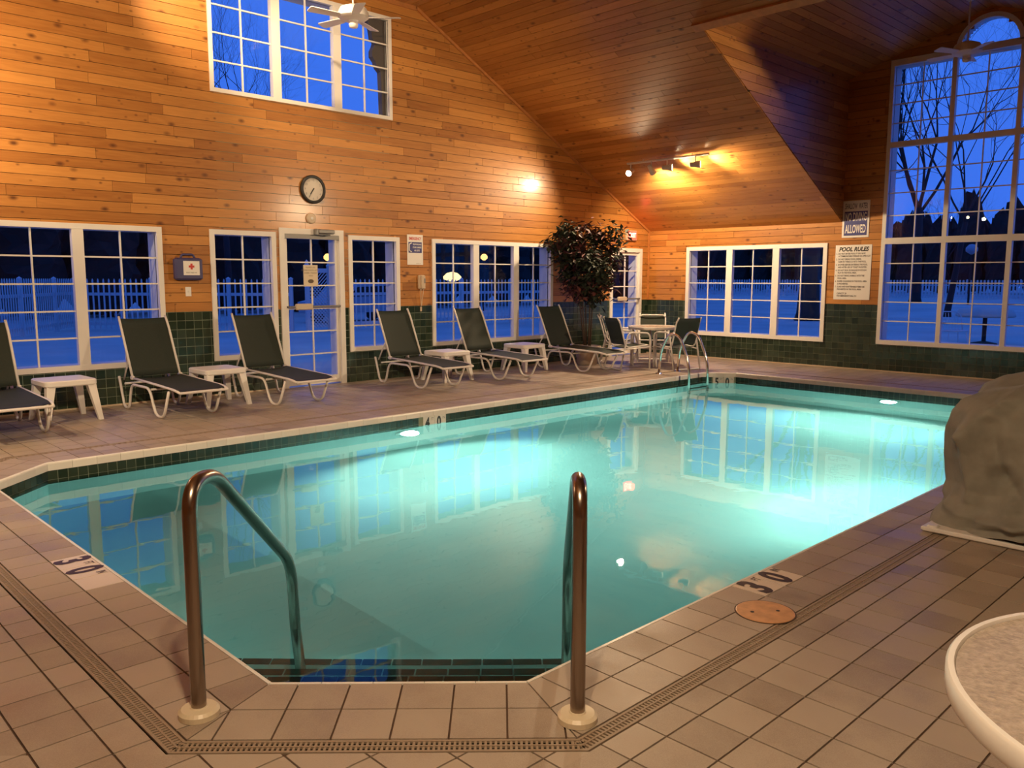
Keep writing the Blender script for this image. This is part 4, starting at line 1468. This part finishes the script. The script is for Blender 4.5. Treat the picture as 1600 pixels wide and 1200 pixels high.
# signs on the right wall (reading from the room: u runs towards -y)
FRS = Frame((0, 0, 0), (0, -1, 0), (0, 0, 1), (-1, 0, 0))
nd = empty('no_diving_sign', (-.013, -4.163, 2.462), label='blue and white NO DIVING ALLOWED sign beside the arched window', cat='sign')
m = MB(); mrect(m, FRS, (-.222, .222, -.297, .297), 0, .006); m.build('panel', SIGNW, nd)
text_mesh('SHALLOW  WATER', .125, FRS, 0, .205, .0065, plain('grey_blue_ink', (.10, .10, .16), .5), 'upper_lettering', nd, width=.37, bold=.002)
m = MB(); mrect(m, FRS, (-.19, .19, -.265, .125), .006, .0066); b2 = m.build('blue_panel', BLUEINK, nd)
text_mesh('NO DIVING', .185, FRS, 0, .03, .0070, SIGNW, 'middle_lettering', b2, width=.35, bold=.004)
text_mesh('ALLOWED', .185, FRS, 0, -.165, .0070, SIGNW, 'lower_lettering', b2, width=.34, bold=.004)
pr = empty('pool_rules_sign', (-.013, -4.152, 1.597), label='white POOL RULES board with printed list on the right wall', cat='sign')
m = MB(); mrect(m, FRS, (-.302, .302, -.448, .448), 0, .006); m.build('panel', SIGNW, pr)
text_mesh('POOL RULES', .095, FRS, 0, .375, .0065, INK, 'heading', pr, width=.50, bold=.004, shear=.25)
rules = ('1.  DO NOT ENTER POOL IF YOU HAVE\n     A COMMUNICABLE DISEASE OR OPEN CUT', '2.  DO NOT BRING FOOD, DRINK,\n     GUM OR TOBACCO INTO THE POOL.', '3.  SHOWER BEFORE ENTERING THE POOL\n     AND AFTER USE OF TOILET FACILITIES.',
         '4.  DO NOT RUN OR ENGAGE IN ROUGH\n     PLAY IN THE POOL AREA.', '5.  DO NOT BRING ANIMALS INTO THE\n     POOL AREA.', '6.  DIAPER CHANGING IN THE POOL AREA\n     IS PROHIBITED.', '7.  GLASS AND SHATTERABLE ITEMS ARE\n     PROHIBITED IN THE POOL AREA.', '     CAPACITY 24\n     FOR EMERGENCY CALL 911')
for i, t in enumerate(rules):
    text_mesh(t, .037, FRS, -.285, .285 - i * .0905 - (.02 if i == 7 else 0), .0065, INK, 'rule_lettering', pr, align='LEFT', sx=.74, spacing=1.12, bold=.0012)

# ------------------------------------------------------------------ ceiling fans
def fan(loc, ztop, rb, a0, label):
    o = empty('ceiling_fan', loc, label=label, cat='fan')
    h = ztop - loc[2]
    MB().lathe([(.065, h), (.06, h - .05), (.02, h - .08)], (0, 0, 0), 24).build('canopy', PLASTIC, o, smooth=True)
    MB().tube([V(0, 0, h - .05), V(0, 0, .06)], .011, 10).build('downrod', PLASTIC, o)
    smooth_sharp(MB().lathe([(.02, .11), (.06, .10), (.16, .06), (.19, .0), (.19, -.045), (.15, -.075), (.06, -.085), (.05, -.10)], (0, 0, 0), 32).build('motor_housing', PLASTIC, o))
    MB().lathe([(.05, -.10), (.058, -.13), (.05, -.165), (.0001, -.18)], (0, 0, 0), 20).build('switch_cap', PLASTIC, o, smooth=True)
    for k in range(5):
        a = a0 + 2 * PI * k / 5
        R = Matrix.Rotation(a, 3, 'Z') @ Matrix.Rotation(.2, 3, 'X')
        m = MB()
        pts = [V(.17, -.04, 0), V(.22, -.055, 0), V(rb, -.068, 0), V(rb + .02, -.05, 0), V(rb + .02, .05, 0), V(rb, .068, 0), V(.22, .055, 0), V(.17, .04, 0)]
        m.prism([R @ p + V(0, 0, -.055) for p in pts], R @ V(0, 0, .008))
        m.build('blade', PLASTIC, o)
    return o
fan((-7.62, -1.11, 4.72), ZF - .012, .56, .5, 'white ceiling fan in front of the high gable window')
fan((-.76, -5.93, 4.66), ZR - .03, .52, .2, 'ceiling fan on a long rod before the arched window')

# ------------------------------------------------------------------ track lamps
def aim(d): return Vector(d).normalized().to_track_quat('-Z', 'Y').to_euler()
def track_light(origin, along, nrm, heads, length, label):
    """heads: (s, direction, watts, cone degrees)"""
    o = empty('track_light', origin, label=label, cat='track light')
    al, nr = Vector(along).normalized(), Vector(nrm).normalized()
    sid = al.cross(nr)
    R = Matrix((al, sid, nr)).transposed()
    MB().box(nr * .06, (length, .032, .022), R).build('rail', TUBE, o)
    for s in (-length * .3, length * .3):
        MB().tube([al * s + nr * .012, al * s + nr * .06], .008, 8).build('rail_mount', TUBE, o)
    for (s, d, watts, cone) in heads:
        d = Vector(d).normalized()
        p = al * s + nr * .07
        piv = p + V(0, 0, -.13)
        MB().tube([p, piv], .010, 8).build('stem', TUBE, o)
        rot = V(0, 0, 1).rotation_difference(d).to_matrix()
        hd = smooth_sharp(MB().lathe([(.022, -.085), (.036, -.08), (.040, .0), (.052, .035), (.056, .085), (.050, .085), (.045, .04)], piv, 20, rot).build('lamp_head', TUBE, o))
        MB().lathe([(.0445, .045), (.047, .062), (.0001, .070)], piv, 20, rot).build('bulb', BULB, hd)
        ldt = bpy.data.lights.new('track_spot', 'SPOT')
        ldt.energy = watts * SPOT_W; ldt.color = WARM; ldt.spot_size = math.radians(cone); ldt.spot_blend = .85; ldt.shadow_soft_size = .05
        lo = bpy.data.objects.new('track_spot', ldt)
        lo.location = piv + d * .10
        lo.rotation_euler = aim(d)
        link(lo, o)
    return o
n_s = FS.n
track_light(FS.P(-1.87, 2.06 * ln, .012), (0, -1, 0), n_s, [(-.73, (-.9, -.15, -.42), 150, 152), (-.30, (.75, .0, -.75), 135, 150), (.02, (.55, -1, .02), 46, 105), (.56, (.55, -1, .02), 38, 105)], 1.62, 'white four-head track light on the sloped ceiling')
# assumed tracks, unseen outside the picture, added to light the room
nl = FSl.n
track_light(FSl.P(-1.9, 2.06 * ln, .012), (0, -1, 0), nl, [(-.6, (1, .80, .10), 135, 90), (-.2, (1.0, -.05, -.185), 260, 19), (.2, (.6, -.3, -.8), 80, 120)], 1.62, 'unseen white track light added on the slope left of the picture')
track_light(FSl.P(-9.6, 2.06 * ln, .012), (0, -1, 0), nl, [(-.6, (.40, 1, -.22), 330, 84), (-.2, (.6, .6, -1), 60, 130), (.2, (.5, .1, -1), 50, 130)], 1.62, 'unseen white track light added on the slope above the viewer')
track_light(FS.P(-10.1, 2.06 * ln, .012), (0, -1, 0), n_s, [(-.6, (-1, .25, -.75), 80, 120), (-.2, (-.35, 1, -.20), 330, 66)], 1.62, 'unseen white track light added on the slope right of the dormer')
track_light((-9.3, -1.7, ZF - .012), (1, 0, 0), (0, 0, -1), [(-.5, (.42, 1, -.28), 90, 58), (.5, (.9, 1, -.8), 60, 80)], 1.4, 'unseen white track light on the flat ceiling above the picture')

# ------------------------------------------------------------------ outdoors
gd = tessellated(None, 'snow_ground', Frame((0, 0, -.12), (1, 0, 0), (0, 1, 0), (0, 0, 1)), [(-160, -140), (170, -140), (170, 170), (-160, 170)], [[(XW - .2, YW - .2), (XW - .2, .2), (.2, .2), (.2, YW - .2)]], SNOW)
tag(gd, 'blue dusk snow covering the ground outside', 'snow', kind='structure')
GZ = -.12
def fence(a, b, h, label, pitch=.14, post=2.4, pw=.045):
    a, b = Vector((a[0], a[1], GZ)), Vector((b[0], b[1], GZ))
    e = (b - a); L = e.length; e.normalize()
    o = empty('picket_fence', a, math.atan2(e.y, e.x), label=label, cat='fence')
    m = MB()
    k = int(L / pitch)
    for i in range(k):
        x = (i + .5) * pitch
        m.box((x, 0, h * .5 + .02), (pw, .022, h - .08))
        m.add([V(x - pw / 2, -.011, h - .02), V(x + pw / 2, -.011, h - .02), V(x, -.011, h + .03), V(x - pw / 2, .011, h - .02), V(x + pw / 2, .011, h - .02), V(x, .011, h + .03)], [(0, 1, 2), (5, 4, 3), (0, 2, 5, 3), (1, 4, 5, 2)])
    m.build('picket_row', FENCEM, o)['kind'] = 'stuff'
    for z in (.22, h * .72):
        MB().box((L / 2, .03, z), (L, .035, .09)).build('rail', FENCEM, o)
    n = int(L / post) + 1
    for i in range(n + 1):
        x = min(i * post, L)
        m = MB(); m.box((x, .03, (h + .02) / 2), (.10, .10, h + .02)); m.lathe([(.075, h + .02), (.075, h + .04), (.0001, h + .09)], (x, .03, 0), 4)
        m.build('post', FENCEM, o)
    return o
fence((-13.0, 7.6), (-4.9, 19.0), 1.56, 'white picket fence slanting away outside the leftmost window', .15)
fence((-5.5, 17.5), (-.9, 12.6), 1.56, 'white picket fence behind the narrow window and the door', .17)
fence((.6, 12.0), (13.5, 12.0), 1.56, 'white picket fence outside the wide left-wall window', .17)
fence((62, 46), (66, -20), 1.55, 'distant white picket fence across the snow, outside the right wall', .27, 4.0, .16)

ar = empty('lattice_arbor', (-.25, 12.1, GZ), label='white lattice arbor seen through the glazed door', cat='arbor')
for x in (-.38, .38):
    m = MB(); m.box((x, 0, .98), (.11, .11, 1.96)); m.lathe([(.085, 1.96), (.085, 2.0), (.05, 2.04), (.06, 2.09), (.0001, 2.17)], (x, 0, 0), 12)
    m.build('post', FENCEM, ar)
MB().box((0, 0, 1.84), (.66, .05, .13)).build('top_rail', FENCEM, ar)
m = MB()
for s in (-1, 1):
    for i in range(-9, 16):
        c0_ = i * .11
        p = [( -.33, c0_), (.33, c0_ + s * .66)]
        pts = []
        q = clip([(-.33, c0_ - .02), (-.33, c0_ + .02), (.33, c0_ + s * .66 + .02), (.33, c0_ + s * .66 - .02)], 0, 1, 1.78)
        q = clip(q, 0, -1, -.12) if q else q
        if q: m.prism([V(x, .012 * s, y) for x, y in q], V(0, .01, 0))
m.build('lattice', FENCEM, ar)

# parked car under snow behind the fence
car = empty('parked_car', (4.1, 16.5, GZ), .1, label='snow-covered parked car behind the fence', cat='car')
prof = [(-2.1, .35), (-2.15, .75), (-1.25, .92), (-.75, 1.38), (.75, 1.42), (1.35, .98), (2.1, .88), (2.15, .4)]
m = MB(); m.prism([V(x, -.82, z) for x, z in prof], V(0, 1.64, 0)); m.build('body', ROOFM, car)
m = MB(); m.prism([V(-1.1, -.83, .95), V(-.7, -.83, 1.30), V(.7, -.83, 1.34), V(1.15, -.83, 1.0)], V(0, -.01, 0)); m.build('side_window', DARK, car)
for x in (-1.35, 1.35):
    for y in (-.78, .78):
        MB().lathe([(.31, -.1), (.33, -.06), (.33, .06), (.31, .1)], (x, y, .32), 20, Matrix.Rotation(PI / 2, 3, 'X')).build('wheel', BLACK, car)

# evergreens: columnar, closely planted
def evergreen_mesh(seed):
    rg = random.Random(seed)
    m = MB()
    n, nz = 16, 14
    vs, fs = [], []
    for j in range(nz):
        t = j / (nz - 1)
        r = .5 * min(1, .55 + t * 3.0) * (1 - max(0, (t - .55) / .45) ** 2.2) ** .5 if t < .999 else .02
        for k in range(n):
            a = 2 * PI * (k + .5 * (j % 2)) / n
            q = r * rg.uniform(.74, 1.0)
            vs.append(V(q * math.cos(a), q * math.sin(a), .03 + .97 * min(1, t + rg.uniform(-.02, .02) + (rg.uniform(-.16, .04) if t > .7 else 0))))
    for j in range(nz - 1):
        for k in range(n):
            fs.append((j * n + k, j * n + (k + 1) % n, (j + 1) * n + (k + 1) % n, (j + 1) * n + k))
    m.add(vs, fs)
    return m
ev_mesh = []
for s_ in range(5):
    a = evergreen_mesh(s_ + 50).build('crown', EVERG); ev_mesh.append(a.data); bpy.data.objects.remove(a)
TRK_O = MB().lathe([(.05, 0), (.03, .3)], (0, 0, 0), 7).build('trunk', BARK); TRK = TRK_O.data; bpy.data.objects.remove(TRK_O)
def evergreen(loc, h, w, k, label, group):
    o = empty('evergreen_tree', (loc[0], loc[1], GZ), random.uniform(0, 6), label=label, cat='tree', group=group)
    for me, nm, sc_ in ((ev_mesh[k % 5], 'crown', (w, w, h)), (TRK, 'trunk', (w, w, h))):
        c = bpy.data.objects.new(nm, me); c.scale = sc_
        link(c, o)
rg = random.Random(4)
for row in range(2):      # beyond the fence on the left
    for i in range(19):
        x = -16 + i * 2.9 + row * .3
        evergreen((x, 26.5 + row * 3.3), rg.uniform(5.2, 6.2) + row * .5, 2.8, i * 2 + row, 'dark evergreen in the dense row behind the picket fence, through the left windows', 'evergreens behind the left fence')
for row in range(2):
    for i in range(34):
        y = -30 + i * 3.3 + row * .1
        evergreen((92 + row * 4.2, y), rg.uniform(8.5, 12.0), 3.25, i * 2 + row, 'dark evergreen far across the snow, through the right windows', 'evergreens across the snow')

def bare_tree(loc, h, r0, lean, seed, label, spread=.5, depth=6, group=None, split=.33):
    rg = random.Random(seed)
    o = empty('bare_tree', (loc[0], loc[1], GZ), label=label, cat='tree', group=group)
    br = MB()
    def grow(p, d, l, r, lv):
        n = 3
        pts, rs_ = [p], [r]
        for i in range(n):
            d = (d + V(rg.gauss(0, .09), rg.gauss(0, .09), rg.gauss(0, .05) + .07)).normalized()
            pts.append(pts[-1] + d * l / n); rs_.append(r * (1 - .38 * (i + 1) / n))
        br.tube(pts, rs_, 5 if lv > 3 else 3, cap=False)
        if lv == 0: return
        k = 3 if rg.random() < .6 else 2
        for j in range(k):
            a = rg.uniform(0, 2 * PI); t = rg.uniform(.25, .75) * spread / .5
            s = d.orthogonal().normalized(); s.rotate(Matrix.Rotation(a, 3, d))
            nd_ = (d * math.cos(t) + s * math.sin(t)).normalized()
            grow(pts[-1] if j < 2 else pts[-2], nd_, l * rg.uniform(.62, .84), rs_[-1] * rg.uniform(.66, .9), lv - 1)
    lean = Vector(lean)
    top = V(lean.x * h * split, lean.y * h * split, h * split)
    MB().tube([V(0, 0, -.1), V(0, 0, .3), top * .5, top], [r0 * 1.35, r0 * 1.05, r0 * .9, r0 * .75], 10).build('trunk', BARK, o, smooth=True)
    for j in range(6):
        a = 2 * PI * j / 6 + rg.uniform(-.4, .4)
        t = rg.uniform(.2, .6)
        d = (V(lean.x, lean.y, 1).normalized() * math.cos(t) + V(math.cos(a), math.sin(a), 0) * math.sin(t)).normalized()
        grow(top * (.92 if j > 1 else 1), d, h * rg.uniform(.2, .27), r0 * rg.uniform(.26, .44), depth)
    br.build('branches', BARK, o)
    return o
bare_tree((48.0, 12.4), 22.0, .36, (.0, .02), 3, 'tall bare tree standing left in the arched window', .40, 7, split=.30)
bare_tree((25.0, 2.6), 13.0, .13, (.05, -.10), 8, 'bare tree leaning right in the arched window', .5, 6)
bare_tree((17.4, 5.2), 9.0, .42, (.02, .0), 21, 'thick dark tree trunk outside the low right window', .5, 4)
bare_tree((2.6, 24.0), 13.0, .15, (-.02, 0), 14, 'bare tree outside the left part of the high gable window', .5)
wood_a = bare_tree((78, 46), 12.0, .20, (0, 0), 31, 'slim bare tree in the wood behind the distant fence', .55, 5, 'bare trees behind the distant fence')
wood_b = bare_tree((79, 33), 14.0, .22, (.02, .03), 37, 'slim bare tree in the wood behind the distant fence', .5, 5, 'bare trees behind the distant fence')
rg = random.Random(12)
for i in range(6):
    src = (wood_a, wood_b)[i % 2]
    c = copy_tree(src)
    c.location = (79 + (i % 2) * 4, 21 - i * 10.5, GZ)
    c.rotation_euler = (0, 0, rg.uniform(0, 6)); k_ = rg.uniform(.8, 1.0); c.scale = (k_, k_, k_)

# houses beyond the far fence
def house(loc, rz, w, d, h, rh, mat, label):
    o = empty('house', (loc[0], loc[1], GZ), rz, label=label, cat='house')
    MB().box((0, 0, h / 2), (d, w, h)).build('walls', mat, o)
    m = MB(); m.prism([V(-d / 2 - .4, -w / 2 - .4, h), V(d / 2 + .4, -w / 2 - .4, h), V(0, -w / 2 - .4, h + rh)], V(0, w + .8, 0)); m.build('roof', ROOFM, o)
    k = max(2, int(w / 2.2))
    for i in range(k):
        y = -w / 2 + (i + .5) * w / k
        f = MB().box((-d / 2 - .02, y, h * .55), (.06, 1.1, 1.2)).build('window_frame', FENCEM, o)
        MB().box((-d / 2 - .06, y, h * .55), (.02, .9, 1.0)).build('pane', DARK, f)
    MB().box((-d / 2 + 1.5, w * .3, h + rh * .8), (.6, .6, 1.4)).build('chimney', mat, o)
house((72, 3), .1, 13, 8, 3.0, 2.2, HOUSE2, 'grey house with dark windows beyond the distant fence')
house((70, -9), -.05, 7, 8, 3.0, 2.0, HOUSE, 'red-brown house beside the grey house beyond the fence')

# street lamps and the lit sign outside the left windows
def street_lamp(loc, h, r, mat, label, group=None):
    o = empty('street_lamp', (loc[0], loc[1], GZ), label=label, cat='street lamp', group=group)
    MB().tube([V(0, 0, 0), V(0, 0, h)], [.07, .05], 8).build('pole', BARK, o)
    MB().lathe([(.05, h), (r, h + r * .6), (r, h + r * 1.2), (r * .5, h + r * 1.8), (.0001, h + r * 1.9)], (0, 0, 0), 16).build('globe', mat, o, smooth=True)
street_lamp((6.22, 22.0), 2.37, .17, STREET, 'orange street lamp glowing behind the door glass')
street_lamp((14.6, 21.0), 2.52, .17, STREET, 'orange street lamp glowing behind the wide left-wall window')
street_lamp((45.0, 8.0), 3.2, .35, plain('unlit_globe', (.30, .31, .36), .4), 'unlit globe lamp post in the snow outside the arched window')
ls = empty('canopy_lamp', (11.25, 19.5, GZ + .08), -.5, label='glowing yellow-lit canopy lamp above the fence', cat='lamp')
MB().tube([V(0, 0, -.08), V(0, 0, 1.5)], .05, 8).build('pole', BARK, ls)
MB().lathe([(.10, 1.40), (.40, 1.50), (.42, 1.62), (.25, 1.78), (.0001, 1.84)], (0, 0, 0), 20).build('lamp_shade', SHADE, ls, smooth=True)

# wire chair and snowed table on the patio
pc = empty('wire_patio_chair', (7.3, -3.4, GZ), 2.4, label='white wire patio chair standing in the snow outside the arched window', cat='chair')
rim = [V(.30 * math.cos(t), .26 * math.sin(t), .42) for t in [2 * PI * k / 24 for k in range(24)]]
MB().tube(rim, .014, 6, closed=True).build('seat_rim', FENCEM, pc, smooth=True)
m = MB()
for i in range(-4, 5):
    x = i * .06; y = .26 * math.sqrt(max(0, 1 - (x / .30) ** 2))
    m.tube([V(x, -y, .42), V(x, y, .42)], .006, 5)
m.build('seat_wires', FENCEM, pc)
MB().tube(fillet([V(-.28, -.12, .42), V(-.30, -.26, .85), V(.30, -.26, .85), V(.28, -.12, .42)], .2, 6), .014, 6).build('back_hoop', FENCEM, pc, smooth=True)
m = MB()
for i in range(-3, 4): m.tube([V(i * .07, -.18, .42), V(i * .075, -.26, .82)], .006, 5)
m.build('back_wires', FENCEM, pc)
for sx in (-1, 1):
    for sy in (-1, 1): MB().tube([V(sx * .2, sy * .17, .42), V(sx * .26, sy * .22, 0)], .012, 6).build('leg', FENCEM, pc)
ptb = empty('snowed_table', (9.2, -3.5, GZ), label='round patio table heaped with snow outside the arched window', cat='table')
MB().lathe([(.62, .68), (.66, .70), (.66, .74), (.60, .86), (.30, .93), (.0001, .95)], (0, 0, 0), 28).build('snow_cap', SNOW, ptb, smooth=True)
MB().tube([V(0, 0, 0), V(0, 0, .7)], .05, 10).build('pedestal', BARK, ptb)
MB().lathe([(.3, 0), (.3, .03), (.06, .08)], (0, 0, 0), 20).build('foot', BARK, ptb)

# scalloped board added to stand for a dark outline in the high window
sb = MB()
pts = [(-6.68, 5.14), (-6.60, 5.10), (-6.545, 4.98), (-6.53, 4.87), (-6.48, 4.82), (-6.50, 4.76), (-6.535, 4.70), (-6.535, 4.62), (-6.48, 4.56), (-6.45, 4.48), (-6.395, 4.43), (-6.385, 4.20), (-6.375, 3.815), (-6.312, 3.815), (-6.312, 5.14)]
sb.prism([V(x, .15, z) for x, z in pts], V(0, -.09, 0))
o = sb.build('silhouette_board', plain('dark_taupe_board', (.10, .085, .085), .8))
tag(o, 'board standing in for the dark scalloped outline at the right end of the high gable window', 'bracket')
